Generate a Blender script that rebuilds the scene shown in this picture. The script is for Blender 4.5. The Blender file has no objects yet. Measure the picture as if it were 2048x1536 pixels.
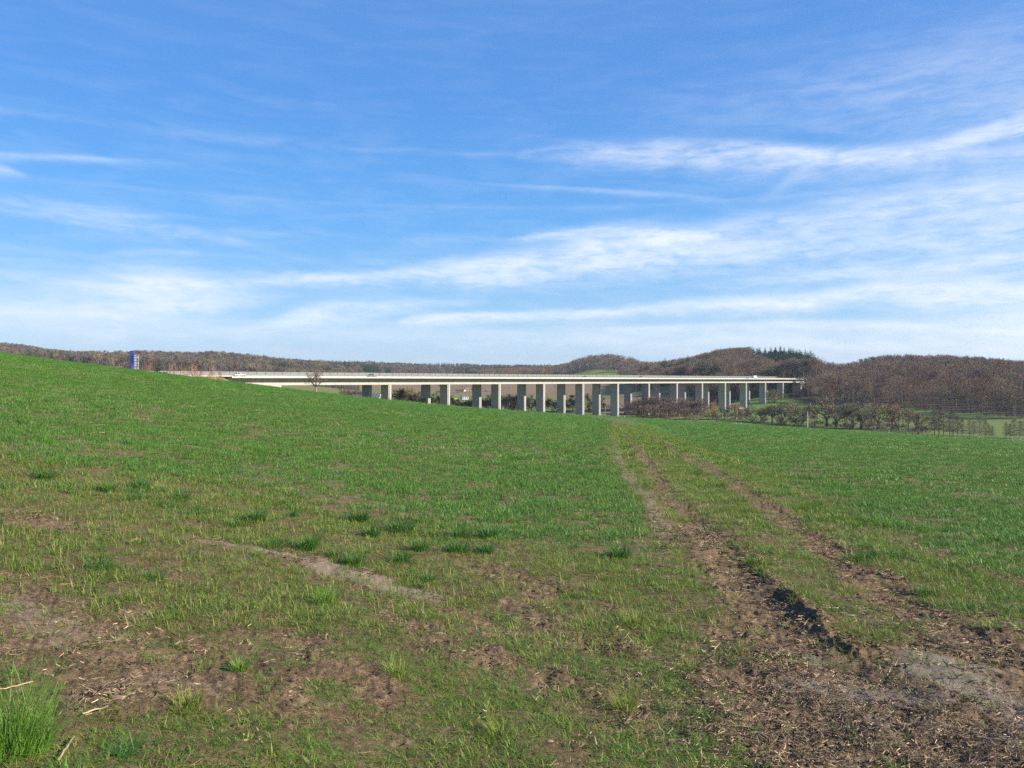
import bpy, math, random
import numpy as np
from mathutils import Vector, Matrix

R_ = math.radians
scene = bpy.context.scene
C = scene.collection
random.seed(7)
rng = np.random.default_rng(11)
EYE = 1.7
F = 1540.0           # focal length of the photograph in its own pixels (2048 wide)
CX, CY = 1024.0, 761.0   # column of the optical axis, row of the horizon

SUN_AZ, SUN_EL = R_(111), R_(25)

# ------------------------------------------------------------------ noise
def _h(ix, iy, s):
    n = (ix.astype(np.int64) * 374761393 + iy.astype(np.int64) * 668265263 + s * 974634777) & 0xffffffff
    n = ((n ^ (n >> 13)) * 1274126177) & 0xffffffff
    n = (n ^ (n >> 16)) & 0xffffffff
    return n.astype(np.float64) / 4294967295.0

def vnoise(x, y, s=0):
    ix = np.floor(x); iy = np.floor(y)
    fx = x - ix; fy = y - iy
    fx = fx * fx * (3 - 2 * fx); fy = fy * fy * (3 - 2 * fy)
    a = _h(ix, iy, s); b = _h(ix + 1, iy, s); c = _h(ix, iy + 1, s); d = _h(ix + 1, iy + 1, s)
    return (a * (1 - fx) + b * fx) * (1 - fy) + (c * (1 - fx) + d * fx) * fy

def fbm(x, y, s=0, o=4, g=.5):
    t = 0.; a = 1.; n = 0.
    x = np.asarray(x, float); y = np.asarray(y, float)
    for k in range(o):
        xr = x * .8 - y * .6; yr = x * .6 + y * .8
        t = t + a * vnoise(xr, yr, s + k * 13); n += a; a *= g
        x = xr * 2.03 + 11.3; y = yr * 2.03 + 5.7
    return t / n

def sst(a, b, x):
    t = np.clip((x - a) / (b - a), 0, 1)
    return t * t * (3 - 2 * t)

# ------------------------------------------------------------------ terrain
RK_U = [-300, 0, 250, 460, 720, 900, 1010, 1215, 1370, 1620, 2048, 2400]
RK_R = [140, 140, 160, 200, 260, 330, 370, 470, 430, 360, 285, 250]
RK_B = [(u - CX) / F for u in RK_U]
TY = [100, 200, 260, 330, 400, 500, 600, 700, 850, 1000, 1200, 1500, 2000, 2600, 4000, 9000]
TAB = {  # column: heights relative to the eye at the distances TY
    -300: [5, 5, 5, 5, 2, 0, 2, 8, 20, 30, 38, 45, 80, 70, 40, 0],
    0:    [4, 4, 5, 4, 0, 0, 0, 6, 16, 26, 32, 40, 80, 84, 40, 0],
    200:  [3, 2, 2, 1, -2, -4, -4, 0, 9, 20, 27, 32, 50, 40, 30, 0],
    300:  [2, 1, .5, 0, -4, -6, -6, -2, 8, 18, 29, 30, 30, 30, 20, 0],
    460:  [0, -1, -2.5, -5, -8, -10, -10, -6, 0, 8, 25, 28, 30, 30, 20, 0],
    700:  [-2, -4, -6.5, -9, -12, -15, -16, -16, -14, -8, 2, 18, 34, 40, 30, 0],
    900:  [-3, -7, -9.5, -12.8, -16.5, -20, -21, -21, -19.5, -14, -8, -2, 18, 41, 30, 0],
    1100: [-4, -9, -12, -15, -18, -21, -22, -22, -20.5, -15.5, -9.5, 8, 20, 30, 20, 0],
    1190: [-4, -9, -12, -16, -19, -21.5, -22, -22, -20, -14, -6, 38, 26, 24, 20, 0],
    1240: [-4, -9, -12, -16, -19, -21.8, -22, -22, -19, -12, -3, 34, 22, 24, 20, 0],
    1300: [-5, -10, -13, -16.5, -19.8, -22.5, -22.5, -21, -15, -5, 12, 14, 14, 14, 10, 0],
    1450: [-5, -11, -14, -18, -22, -23, -23, -21, 2, 27, 22, 14, 14, 14, 10, 0],
    1560: [-6, -12, -16, -21, -23.5, -24, -22, -13, 5, 31, 22, 12, 12, 12, 10, 0],
    1625: [-6, -13, -17, -22, -24, -23.5, -21, -10, 6, 24, 16, 8, 10, 10, 10, 0],
    1648: [-6, -13, -17, -22, -24, -23.5, -20.5, -10, -2, -5, -4, 0, 10, 10, 10, 0],
    1695: [-6, -13, -18, -22, -24, -22.5, -18, -8, 4, 6, 4, 4, 10, 10, 10, 0],
    1750: [-7, -14, -18.5, -22.5, -24, -21, -14, 0, 15, 13, 8, 8, 10, 10, 10, 0],
    1900: [-8, -16, -20, -23.5, -24, -19, -7, 3, 11, 10, 6, 8, 10, 10, 10, 0],
    2048: [-9, -18, -22, -24, -23, -16, -6, 0, 4, 2, 0, 4, 8, 8, 5, 0],
    2400: [-10, -20, -24, -23, -18, -12, -8, -6, -5, -4, -3, 0, 4, 4, 5, 0],
}
NB, NL = 240, 200
_b = np.linspace(-.85, .85, NB); _l = np.linspace(math.log(100), math.log(9000), NL)
_tb = np.array([(u - CX) / F for u in TAB]); _tl = np.log(TY)
_rows = np.array([np.interp(_l, _tl, TAB[u]) for u in TAB])
GRID = np.array([np.interp(_b, _tb, _rows[:, j]) for j in range(NL)]).T
def _blur(a, n, ax):
    k = np.hanning(2 * n + 3)[1:-1]; k /= k.sum()
    p = np.pad(a, [(n, n) if i == ax else (0, 0) for i in range(2)], mode='edge')
    return sum(k[i] * (p[i:i + a.shape[0], :] if ax == 0 else p[:, i:i + a.shape[1]]) for i in range(2 * n + 1))
GRID = _blur(_blur(GRID, 3, 0), 4, 1)

# the motorway line
D = np.array([.668, .744]); N = np.array([-.744, .668])
P0 = np.array([-54.4, 343.3]); SPAN = 36.0
DECK = EYE + 1.47     # top of the carriageway slab
def bridge(s, t): return P0 + D * s + N * t
def to_st(X, Y):
    dx = X - P0[0]; dy = Y - P0[1]
    return dx * D[0] + dy * D[1], dx * N[0] + dy * N[1]

def base_h(X, Y):
    X = np.asarray(X, float); Y = np.asarray(Y, float)
    a = -.043 * Y - .139 * X; b = -.0359 * Y - .0533 * X
    w = .012 * np.abs(Y)
    fld = .5 * (a + b + np.sqrt((a - b) ** 2 + w * w)) - .2 * w
    r = np.hypot(X, Y); phi = np.arctan2(X, Y); lim = math.atan(.8)
    ap = np.abs(phi)
    bb = np.where(ap < lim, np.tan(np.clip(phi, -lim, lim)),
                  np.where(ap < math.pi / 2, .8 * np.sign(phi), .8 * np.sign(phi) * (math.pi - ap) / (math.pi / 2)))
    Ye = np.where(ap < lim, Y, r * .781)
    Ye = np.maximum(Ye, 1e-3)
    Rb = np.interp(bb, RK_B, RK_R)
    fi = (bb - _b[0]) / (_b[1] - _b[0]); fj = (np.log(np.clip(Ye, 100, 8999)) - _l[0]) / (_l[1] - _l[0])
    i0 = np.clip(fi.astype(int), 0, NB - 2); j0 = np.clip(fj.astype(int), 0, NL - 2)
    ti = np.clip(fi - i0, 0, 1); tj = np.clip(fj - j0, 0, 1)
    tb = (GRID[i0, j0] * (1 - ti) + GRID[i0 + 1, j0] * ti) * (1 - tj) + (GRID[i0, j0 + 1] * (1 - ti) + GRID[i0 + 1, j0 + 1] * ti) * tj
    t = sst(0, 1, (Ye - Rb) / (Rb * .12 + 10))
    h = fld * (1 - t) + (tb + EYE) * t
    # motorway on its embankment before the first and after the last span
    s, tt = to_st(X, Y)
    off = np.maximum(np.abs(tt - 9.6) - 16.5, 0)
    e = np.maximum(sst(-72, -84, s), sst(470, 480, s) * (s < 800))
    k = e * np.clip(1 - off / np.where(tt < 9.6, 7, 16), 0, 1) * (Y > 50)
    k = k * k * (3 - 2 * k)
    return h * (1 - k) + (DECK - .25) * k

def ground_at(u, v):
    """where the sight line through photo pixel (u, v) meets the ground: used once, to read the layout off"""
    u = np.atleast_1d(np.asarray(u, float)); v = np.atleast_1d(np.asarray(v, float))
    ys = np.concatenate([np.linspace(2.4, 20, 400), np.geomspace(20.1, 3000, 900)])
    Yg = ys[None, :]; Xg = (u[:, None] - CX) / F * Yg
    d = EYE - (v[:, None] - CY) / F * Yg - base_h(Xg, Yg + 0 * Xg)
    hit = d < 0
    k = np.where(hit.any(1), hit.argmax(1), len(ys) - 1)
    k = np.maximum(k, 1); r = np.arange(len(u))
    d1 = d[r, k - 1]; d2 = d[r, k]
    f = np.clip(d1 / np.where(d1 - d2 == 0, 1, d1 - d2), 0, 1)
    Y = ys[k - 1] + (ys[k] - ys[k - 1]) * f
    return np.stack([(u - CX) / F * Y, Y], 1)

def line(pts):
    p = np.array(pts, float); return ground_at(p[:, 0], p[:, 1])
def xof(ln, Y):
    o = np.argsort(ln[:, 1]); return np.interp(np.log(np.maximum(Y, .5)), np.log(ln[o, 1]), ln[o, 0])
RUT_L = line([(1217, 838), (1224, 852), (1239, 863), (1268, 890), (1293, 922), (1317, 959), (1342, 995), (1378, 1032), (1415, 1068), (1480, 1150), (1540, 1220), (1640, 1310), (1760, 1400), (1900, 1490)])
RUT_R = line([(1226, 838), (1240, 850), (1262, 860), (1293, 871), (1354, 905), (1403, 929), (1452, 956), (1540, 1020), (1650, 1100), (1750, 1170), (1850, 1230), (2048, 1340)])
EDGE_R = line([(1240, 838), (1300, 860), (1400, 895), (1500, 935), (1650, 1010), (1800, 1080), (2048, 1175)])
EDGE_L = line([(1208, 838), (1213, 852), (1217, 868), (1229, 912), (1256, 956), (1293, 995), (1317, 1039), (1340, 1100), (1380, 1200)])
VERGE = line([(-250, 900), (0, 925), (250, 945), (500, 985), (800, 1045), (1000, 1085), (1250, 1130), (1380, 1180)])

def caps(X, Y, a, b, w):
    p = ground_at([a[0], b[0]], [a[1], b[1]])
    ax, ay = p[0]; bx, by = p[1]
    dx, dy = bx - ax, by - ay
    t = np.clip(((X - ax) * dx + (Y - ay) * dy) / (dx * dx + dy * dy + 1e-9), 0, 1)
    d = np.hypot(X - ax - t * dx, Y - ay - t * dy) / w
    return np.exp(-d * d * 1.2)

BARE = [((400, 1080), (620, 1125), .22), ((600, 1120), (860, 1200), .30), ((860, 1200), (1000, 1260), .2),
        ((0, 1180), (180, 1290), .50), ((100, 1290), (420, 1390), .36), ((170, 1400), (260, 1400), .22),
        ((-100, 1020), (150, 1060), .35), ((950, 1130), (1120, 1190), .3), ((1020, 1210), (1180, 1290), .28),
        ((1370, 1070), (1470, 1150), .30), ((1440, 1130), (1560, 1260), .34), ((1540, 1240), (1720, 1400), .62),
        ((1700, 1400), (2048, 1520), .85), ((1560, 1380), (1640, 1536), .42), ((1800, 1330), (2048, 1420), .6),
        ((1640, 1110), (1850, 1230), .22), ((1800, 1210), (2048, 1330), .42), ((1900, 1300), (2100, 1400), .5),
        ((820, 1250), (960, 1330), .22), ((1290, 1000), (1340, 1080), .22), ((620, 1290), (760, 1400), .16), ((1000, 1330), (1250, 1400), .2), ((450, 1380), (650, 1440), .16)]
SAND = [((420, 1083), (600, 1115), .13, .8), ((640, 1130), (850, 1190), .22, 1.05), ((0, 1200), (150, 1270), .3, .5), ((180, 1310), (420, 1390), .2, .35),
        ((1257, 956), (1310, 1030), .16, .5), ((120, 1200), (260, 1230), .3, .3)]
GRAV = [((1600, 1375), (1860, 1400), .22, 1.), ((1860, 1340), (2060, 1440), .34, 1.1), ((1560, 1290), (1700, 1345), .16, .6), ((1720, 1430), (2060, 1500), .24, .6),
        ((1830, 1310), (1960, 1340), .16, .8), ((1700, 1330), (1800, 1400), .3, .35)]
DIRTY = [((1560, 1440), (2048, 1536), .9), ((1500, 1300), (1600, 1400), .35), ((1480, 1150), (1560, 1230), .2), ((1750, 1240), (2048, 1330), .4), ((200, 1400), (260, 1390), .12)]

def masks(X, Y):
    """bare, sand, gravel, crop, moss (yellow verge grass), dark debris; all 0..1"""
    X = np.asarray(X, float); Y = np.asarray(Y, float)
    near = Y < 60
    xl, xr, er, el = xof(RUT_L, Y), xof(RUT_R, Y), xof(EDGE_R, Y), xof(EDGE_L, Y)
    n1 = fbm(X * 1.6, Y * 1.6, 3); n2 = fbm(X * 5, Y * 5, 9, 3); n3 = fbm(X * .25, Y * .25, 21, 3)
    gw = .30 + .005 * np.minimum(Y, 30)
    xr = np.where(Y > 25, np.maximum(xr, xl + 1.75), xr)
    rut = np.maximum(np.exp(-((X - xl) / gw) ** 2), .95 * np.exp(-((X - xr) / (gw * 1.1)) ** 2))
    fade = 1 - .15 * sst(12, 40, Y)
    bare = rut * np.where(Y < 30, (.72 + .35 * sst(.3, .7, n1)) * fade, .95)
    bare = np.maximum(bare, .62 * np.exp(-((X - el) / (.22 + .004 * Y)) ** 2) * sst(9, 12, Y))
    bare = np.maximum(bare, .5 * np.exp(-((X - er) / (.10 + .003 * Y)) ** 2))
    sand = np.zeros_like(X); grav = np.zeros_like(X); dark = np.zeros_like(X)
    for a, b, w in BARE: bare = np.maximum(bare, np.where(np.array(a[0]) > 1300, 1.05, .95 if a in ((400, 1080), (600, 1120)) else .76) * caps(X, Y, a, b, w) * (.72 + .5 * n2))
    for a, b, w, k in SAND: sand = np.maximum(sand, k * caps(X, Y, a, b, w) * (.6 + .8 * n2))
    for a, b, w, k in GRAV: grav = np.maximum(grav, k * caps(X, Y, a, b, w) * (.45 + 1.0 * n2))
    for a, b, w in DIRTY: dark = np.maximum(dark, caps(X, Y, a, b, w))
    sand = np.maximum(sand, .6 * np.exp(-((X - el) / (.15 + .004 * Y)) ** 2) * sst(9, 12, Y))
    yv = np.interp(X, VERGE[np.argsort(VERGE[:, 0]), 0], np.sort(VERGE[:, 1]) if False else VERGE[np.argsort(VERGE[:, 0]), 1])
    cl = sst(-.9, .9, Y - yv + (n1 - .5) * 2.2) * sst(.05, .35, el - X + (n2 - .5) * .3)
    cr = sst(.0, .3 + .003 * Y, X - er)
    crop = np.where(X > er, cr, np.where(X < el, cl, 0.))
    nb = sst(.44, .68, n1 * .35 + fbm(X * 7, Y * 7, 19, 3) * .65 + (n3 - .5) * .25)
    bare = np.clip(bare + .5 * nb * (1 - crop) * (Y < 40) + .45 * crop * sst(.60, .76, fbm(X * .9, Y * .9, 31)) * (X < er), 0, 1)
    nh = fbm(X * 8, Y * 8, 63, 4, .62)
    bare = np.where(Y < 45, sst(.26, .80, bare + (nh - .5) * .95 * (bare > .06)), bare)
    # right-hand field: thinner crop in long bands
    band = fbm(X * .02 + Y * .01, Y * .12, 44, 3)
    bare = np.clip(bare + crop * (X > er) * (.06 + .28 * sst(.42, .75, band)), 0, 1)
    moss = np.clip((1 - crop) * (.35 + 1.1 * (n3 - .35)) + .9 * np.exp(-((X - er + .35 + .004 * Y) / (.35 + .004 * Y)) ** 2), 0, 1)
    return bare, np.clip(sand, 0, 1), np.clip(grav, 0, 1), crop, moss, np.clip(dark, 0, 1)

def relief(X, Y, m):
    bare, sand, grav, crop, moss, dark = m
    r = np.hypot(X, Y)
    xl, xr = xof(RUT_L, Y), xof(RUT_R, Y)
    k = sst(170, 60, r)
    ruts = -.045 * np.exp(-((X - xl) / .27) ** 4) - .03 * np.exp(-((X - xr) / .25) ** 4) + .015 * np.exp(-((X - (xl + xr) / 2) / .5) ** 2)
    # broken bank beside the left rut
    ruts = ruts * (.25 + .75 * sst(4, 7.5, Y))
    bank = np.exp(-((X - xl - .30) / .10) ** 2) * sst(5.1, 6., Y) * sst(11, 8, Y)
    ruts = ruts + .075 * bank * (fbm(X * 5, Y * 5, 77, 4, .7) * 1.8 - .45)
    big = (fbm(X * .55, Y * .55, 5, 3) - .5) * .11
    mid = (fbm(X * 3, Y * 3, 6, 4, .6) - .5) * (.03 + .04 * bare * (1 - grav) * (1 - .7 * sand) * (1 + 1.2 * (X > .8)))
    fine = (fbm(X * 17, Y * 17, 8, 3, .65) - .5) * (.014 + .034 * bare * (1 - .8 * grav) * (1 - .6 * sand))
    fine = np.where(r < 45, fine, 0)
    return k * (ruts + big * sst(300, 30, r) + mid + fine)

def full_h(X, Y):
    m = masks(X, Y)
    return base_h(X, Y) + relief(X, Y, m)

def gz(x, y): return float(full_h(np.array([x]), np.array([y]))[0])

# ------------------------------------------------------------------ node helpers
class NT:
    def __init__(s, tree): s.t = tree; s.n = tree.nodes; s.l = tree.links
    def new(s, typ, **kw):
        n = s.n.new(typ)
        for k, v in kw.items(): setattr(n, k, v)
        return n
    def put(s, sock, v):
        if hasattr(v, 'is_output') or isinstance(v, bpy.types.NodeSocket): s.l.new(v, sock)
        elif v is not None: sock.default_value = v
    def math(s, op, a, b=None, c=None, clamp=False):
        n = s.new('ShaderNodeMath', operation=op); n.use_clamp = clamp
        s.put(n.inputs[0], a)
        if b is not None: s.put(n.inputs[1], b)
        if c is not None: s.put(n.inputs[2], c)
        return n.outputs[0]
    def noise(s, vec, scale, detail=4, rough=.55, dist=0):
        n = s.new('ShaderNodeTexNoise'); s.put(n.inputs['Vector'], vec)
        n.inputs['Scale'].default_value = scale; n.inputs['Detail'].default_value = detail
        n.inputs['Roughness'].default_value = rough; n.inputs['Distortion'].default_value = dist
        return n.outputs['Fac']
    def mix(s, f, a, b, mode='MIX'):
        n = s.new('ShaderNodeMix', data_type='RGBA', blend_type=mode)
        s.put(n.inputs[0], f); s.put(n.inputs[6], a); s.put(n.inputs[7], b)
        return n.outputs[2]
    def ramp(s, f, stops, interp='LINEAR'):
        n = s.new('ShaderNodeValToRGB'); cr = n.color_ramp; cr.interpolation = interp
        while len(cr.elements) < len(stops): cr.elements.new(.5)
        for e, (p, c) in zip(cr.elements, stops):
            e.position = p; e.color = (*c, 1) if len(c) == 3 else c
        s.put(n.inputs[0], f); return n.outputs[0]
    def mr(s, v, a, b, c=0., d=1., smooth=False):
        n = s.new('ShaderNodeMapRange'); n.clamp = True
        if smooth: n.interpolation_type = 'SMOOTHSTEP'
        s.put(n.inputs[0], v)
        for i, q in zip((1, 2, 3, 4), (a, b, c, d)): s.put(n.inputs[i], q)
        return n.outputs[0]
    def attr(s, name, typ='GEOMETRY'):
        n = s.new('ShaderNodeAttribute', attribute_name=name, attribute_type=typ); return n
def c4(c): return (c[0], c[1], c[2], 1.)

def new_mat(name):
    m = bpy.data.materials.new(name); m.use_nodes = True
    nt = NT(m.node_tree); b = nt.n['Principled BSDF']
    return m, nt, b

def simple_mat(name, col, rough=.8, metal=0., var=.12, scale=3., bump=0., spec=.3, objrand=0.):
    m, nt, b = new_mat(name)
    co = nt.new('ShaderNodeTexCoord').outputs['Object']
    f = nt.noise(co, scale, 5)
    lo = [max(0, c * (1 - var * 1.6)) for c in col]; hi = [min(1, c * (1 + var * 1.3)) for c in col]
    cc = nt.ramp(f, [(.3, lo), (.7, hi)])
    if objrand:
        r = nt.new('ShaderNodeObjectInfo').outputs['Random']
        k = nt.mr(r, 0, 1, 1 - objrand, 1 + objrand)
        hs = nt.new('ShaderNodeHueSaturation'); nt.put(hs.inputs['Color'], cc); nt.put(hs.inputs['Value'], k)
        nt.put(hs.inputs['Hue'], nt.mr(nt.math('FRACT', nt.math('MULTIPLY', r, 7.3)), 0, 1, .5 - objrand * .06, .5 + objrand * .04))
        cc = hs.outputs[0]
    nt.put(b.inputs['Base Color'], cc)
    b.inputs['Roughness'].default_value = rough; b.inputs['Metallic'].default_value = metal
    b.inputs['Specular IOR Level'].default_value = spec
    if bump:
        bp = nt.new('ShaderNodeBump'); bp.inputs['Strength'].default_value = bump; bp.inputs['Distance'].default_value = .05
        nt.put(bp.inputs['Height'], nt.noise(co, scale * 6, 4)); nt.put(b.inputs['Normal'], bp.outputs[0])
    return m

# ------------------------------------------------------------------ materials
def mat_ground():
    m, nt, b = new_mat('ground_soil_and_grass')
    pos = nt.new('ShaderNodeNewGeometry').outputs['Position']
    A = nt.attr('mask_a'); sep = nt.new('ShaderNodeSeparateColor'); nt.put(sep.inputs[0], A.outputs['Color'])
    bare, sand, grav = sep.outputs[0], sep.outputs[1], sep.outputs[2]
    B = nt.attr('mask_b'); sep2 = nt.new('ShaderNodeSeparateColor'); nt.put(sep2.inputs[0], B.outputs['Color'])
    crop, moss, dark = sep2.outputs[0], sep2.outputs[1], sep2.outputs[2]
    Cc = nt.attr('mask_c'); sep3 = nt.new('ShaderNodeSeparateColor'); nt.put(sep3.inputs[0], Cc.outputs['Color'])
    cover, plough, wood = sep3.outputs[0], sep3.outputs[1], sep3.outputs[2]
    nf = nt.noise(pos, 22, 6, .7); nm = nt.noise(pos, 3.2, 6, .65); nl = nt.noise(pos, .35, 4)
    nff = nt.noise(pos, 90, 4, .7)
    soil = nt.ramp(nt.math('ADD', nt.math('ADD', nt.math('MULTIPLY', nf, .4), nt.math('MULTIPLY', nm, .25)), nt.math('MULTIPLY', nff, .35)),
                   [(.38, (.045, .029, .017)), (.5, (.15, .098, .057)), (.62, (.33, .235, .145))])
    sandc = nt.ramp(nff, [(.3, (.15, .11, .075)), (.7, (.33, .26, .185))])
    gravc = nt.ramp(nt.math('ADD', nt.math('MULTIPLY', nff, .6), nt.math('MULTIPLY', nm, .4)), [(.32, (.085, .068, .05)), (.55, (.235, .195, .15)), (.75, (.40, .34, .265))])
    darkc = nt.ramp(nff, [(.35, (.065, .047, .03)), (.6, (.19, .14, .09)), (.8, (.38, .30, .20))])
    col = nt.mix(nt.mr(nt.math('ADD', sand, nt.math('MULTIPLY', nt.math('SUBTRACT', nf, .5), 1.2)), .25, .7), soil, sandc)
    col = nt.mix(nt.math('MULTIPLY', dark, .75), col, darkc)
    col = nt.mix(nt.mr(nt.math('ADD', grav, nt.math('MULTIPLY', nt.math('SUBTRACT', nf, .5), 1.4)), .3, .75), col, gravc)
    # thin moss and seedlings on the near soil, darkened as shade between blades
    shaded_mossc = nt.ramp(nf, [(.35, (.035, .055, .012)), (.65, (.10, .13, .024))])
    mf = nt.math('MULTIPLY', nt.math('SUBTRACT', 1, bare, clamp=True), nt.mr(nm, .42, .66))
    mf = nt.math('MULTIPLY', mf, nt.mr(moss, 0, .8, .35, .85))
    col = nt.mix(mf, col, shaded_mossc)
    # closed sward seen from afar
    far1 = nt.ramp(nt.math('ADD', nt.math('MULTIPLY', nl, .5), nt.math('MULTIPLY', nm, .5)),
                   [(.3, (.050, .125, .018)), (.5, (.085, .180, .025)), (.7, (.135, .22, .035))])
    far = nt.mix(nt.math('MULTIPLY', bare, .95), far1, (.115, .08, .045, 1))
    # fine drill rows
    wv = nt.new('ShaderNodeTexWave', wave_type='BANDS', bands_direction='X'); mp = nt.new('ShaderNodeMapping')
    nt.put(mp.inputs['Vector'], pos); mp.inputs['Rotation'].default_value = (0, 0, R_(62)); nt.put(wv.inputs['Vector'], mp.outputs[0])
    wv.inputs['Scale'].default_value = .22; wv.inputs['Distortion'].default_value = 2.5; wv.inputs['Detail'].default_value = 3
    far = nt.mix(nt.math('MULTIPLY', wv.outputs['Fac'], .28), far, (.085, .085, .03, 1))
    col = nt.mix(cover, col, far)
    # ploughed and dry strips across the valley (attribute = 0 green .. 1 brown)
    pl = nt.ramp(plough, [(0., (.105, .20, .032)), (.3, (.16, .17, .055)), (.55, (.20, .145, .085)), (1., (.215, .135, .082))])
    pl = nt.mix(nt.mr(nt.noise(pos, .03, 5), .4, .7, 0, .35), pl, (.16, .13, .07, 1))
    isfar = Cc.outputs['Alpha']
    col = nt.mix(isfar, col, pl)
    wd = nt.ramp(nt.noise(pos, .3, 4), [(.3, (.04, .028, .02)), (.7, (.10, .07, .045))])
    col = nt.mix(wood, col, wd)
    nt.put(b.inputs['Base Color'], col)
    b.inputs['Roughness'].default_value = .95; b.inputs['Specular IOR Level'].default_value = .15
    bp = nt.new('ShaderNodeBump'); bp.inputs['Strength'].default_value = 1.; bp.inputs['Distance'].default_value = .02
    nt.put(bp.inputs['Height'], nt.math('ADD', nf, nt.math('MULTIPLY', nff, .6)))
    bp2 = nt.new('ShaderNodeBump'); nt.put(bp2.inputs['Strength'], nt.math('MULTIPLY', cover, .7)); bp2.inputs['Distance'].default_value = .25
    nt.put(bp2.inputs['Height'], nt.noise(pos, 1.6, 6, .75)); nt.put(bp2.inputs['Normal'], bp.outputs[0])
    nt.put(b.inputs['Normal'], bp2.outputs[0])
    return m

def mat_blade(name, stops, tip, dry, rough=.5):
    """grass blade: colour varies per clump and along the blade (uv.y)"""
    m, nt, b = new_mat(name)
    r = nt.new('ShaderNodeObjectInfo').outputs['Random']
    col = nt.ramp(r, stops)
    pos = nt.new('ShaderNodeNewGeometry').outputs['Position']
    col = nt.mix(nt.mr(nt.noise(pos, .5, 3), .35, .7, 0, .5), col, c4(tip))
    uv = nt.new('ShaderNodeUVMap').outputs[0]; sp = nt.new('ShaderNodeSeparateXYZ'); nt.put(sp.inputs[0], uv)
    col = nt.mix(nt.math('MULTIPLY', sp.outputs['X'], dry), col, (.34, .25, .11, 1))
    nt.put(b.inputs['Base Color'], col)
    b.inputs['Roughness'].default_value = rough; b.inputs['Specular IOR Level'].default_value = .35
    tr = nt.new('ShaderNodeBsdfTranslucent'); nt.put(tr.inputs[0], nt.mix(1., col, (1.1, 1.15, .6, 1), 'MULTIPLY'))
    mx = nt.new('ShaderNodeMixShader'); mx.inputs[0].default_value = .3
    nt.l.new(b.outputs[0], mx.inputs[1]); nt.l.new(tr.outputs[0], mx.inputs[2])
    nt.l.new(mx.outputs[0], nt.n['Material Output'].inputs[0])
    return m

def mat_concrete(name, base, dirt=.5):
    m, nt, b = new_mat(name)
    pos = nt.new('ShaderNodeNewGeometry').outputs['Position']
    n = nt.noise(pos, .35, 6, .6)
    mp = nt.new('ShaderNodeMapping'); nt.put(mp.inputs['Vector'], pos); mp.inputs['Scale'].default_value = (.9, .9, .06)
    streak = nt.noise(mp.outputs[0], 1.2, 5, .65)
    col = nt.ramp(nt.math('ADD', nt.math('MULTIPLY', n, .5), nt.math('MULTIPLY', streak, .5)),
                  [(.3, [c * (1 - .35 * dirt) for c in base]), (.55, base), (.75, [min(1, c * 1.12) for c in base])])
    # formwork lifts
    sp = nt.new('ShaderNodeSeparateXYZ'); nt.put(sp.inputs[0], pos)
    fr = nt.math('FRACT', nt.math('DIVIDE', sp.outputs['Z'], 3.1))
    j = nt.math('LESS_THAN', fr, .035)
    col = nt.mix(nt.math('MULTIPLY', j, .3), col, (.12, .11, .10, 1))
    nt.put(b.inputs['Base Color'], col); b.inputs['Roughness'].default_value = .85; b.inputs['Specular IOR Level'].default_value = .2
    return m

M = {}
M['ground'] = mat_ground()
M['crop'] = mat_blade('crop_blades', [(0, (.060, .175, .028)), (.5, (.090, .215, .030)), (1, (.135, .26, .036))], (.10, .19, .04), .25)
M['verge'] = mat_blade('verge_blades', [(0, (.07, .20, .024)), (.4, (.115, .235, .028)), (.75, (.17, .25, .032)), (1, (.25, .25, .055))], (.12, .17, .025), .6)
M['tuft'] = mat_blade('tuft_blades', [(0, (.04, .13, .022)), (1, (.07, .17, .026))], (.05, .14, .022), .12)
M['lush'] = mat_blade('lush_blades', [(0, (.09, .20, .02)), (1, (.12, .24, .03))], (.13, .24, .03), .15)
M['straw'] = simple_mat('dry_straw', (.36, .265, .15), .7, var=.4, scale=9, objrand=.45)
M['chip'] = simple_mat('brown_litter', (.21, .15, .095), .8, var=.5, scale=9, objrand=.6)
M['clod'] = simple_mat('soil_clod', (.10, .066, .042), .95, var=.4, scale=30, bump=.6, objrand=.3)
M['concrete'] = mat_concrete('pale_concrete', (.395, .37, .335))
M['fascia'] = mat_concrete('light_fascia_concrete', (.47, .44, .39), .3)
M['abut'] = mat_concrete('abutment_concrete', (.40, .37, .32))
M['panel'] = simple_mat('pale_barrier_panel', (.17, .175, .165), .6, var=.1, scale=.3)
M['rail'] = simple_mat('galvanised_steel', (.2, .21, .21), .5, .6, .1, 1)
M['dark_rail'] = simple_mat('dark_cap_steel', (.05, .05, .05), .6, .2, .1, 1)
M['asphalt'] = simple_mat('asphalt', (.075, .075, .078), .9, var=.2, scale=2)
M['lane'] = simple_mat('farm_lane_surface', (.26, .24, .20), .95, var=.25, scale=1)
def twig(name, c, r=.3): return simple_mat(name, c, .9, var=.25, scale=.6, spec=.1, objrand=r)
M['twig'] = twig('brown_twigs', (.175, .135, .105))
M['twig_wood'] = twig('woodland_twigs', (.225, .140, .092), .30)
M['twig_far'] = twig('hazed_woodland_twigs', (.155, .135, .115), .3)  # distance haze put into the colour: greyer and bluer than the near wood
M['twig_red'] = twig('reddish_twigs', (.32, .19, .11))
M['twig_purple'] = twig('dark_purple_twigs', (.145, .105, .09))
M['twig_olive'] = twig('olive_twigs', (.22, .185, .10))
M['bark'] = twig('grey_bark', (.15, .125, .10), .25)
M['bark_light'] = twig('pale_bark', (.32, .24, .16), .2)  # paler bark tone for the saplings, lone tree and reddish oaks
M['needle'] = twig('dark_green_needles', (.042, .088, .034), .3)
M['needle_blue'] = twig('blue_green_needles', (.035, .065, .045), .25)
M['ivy'] = twig('ivy_green_leaves', (.05, .085, .03), .25)
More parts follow.
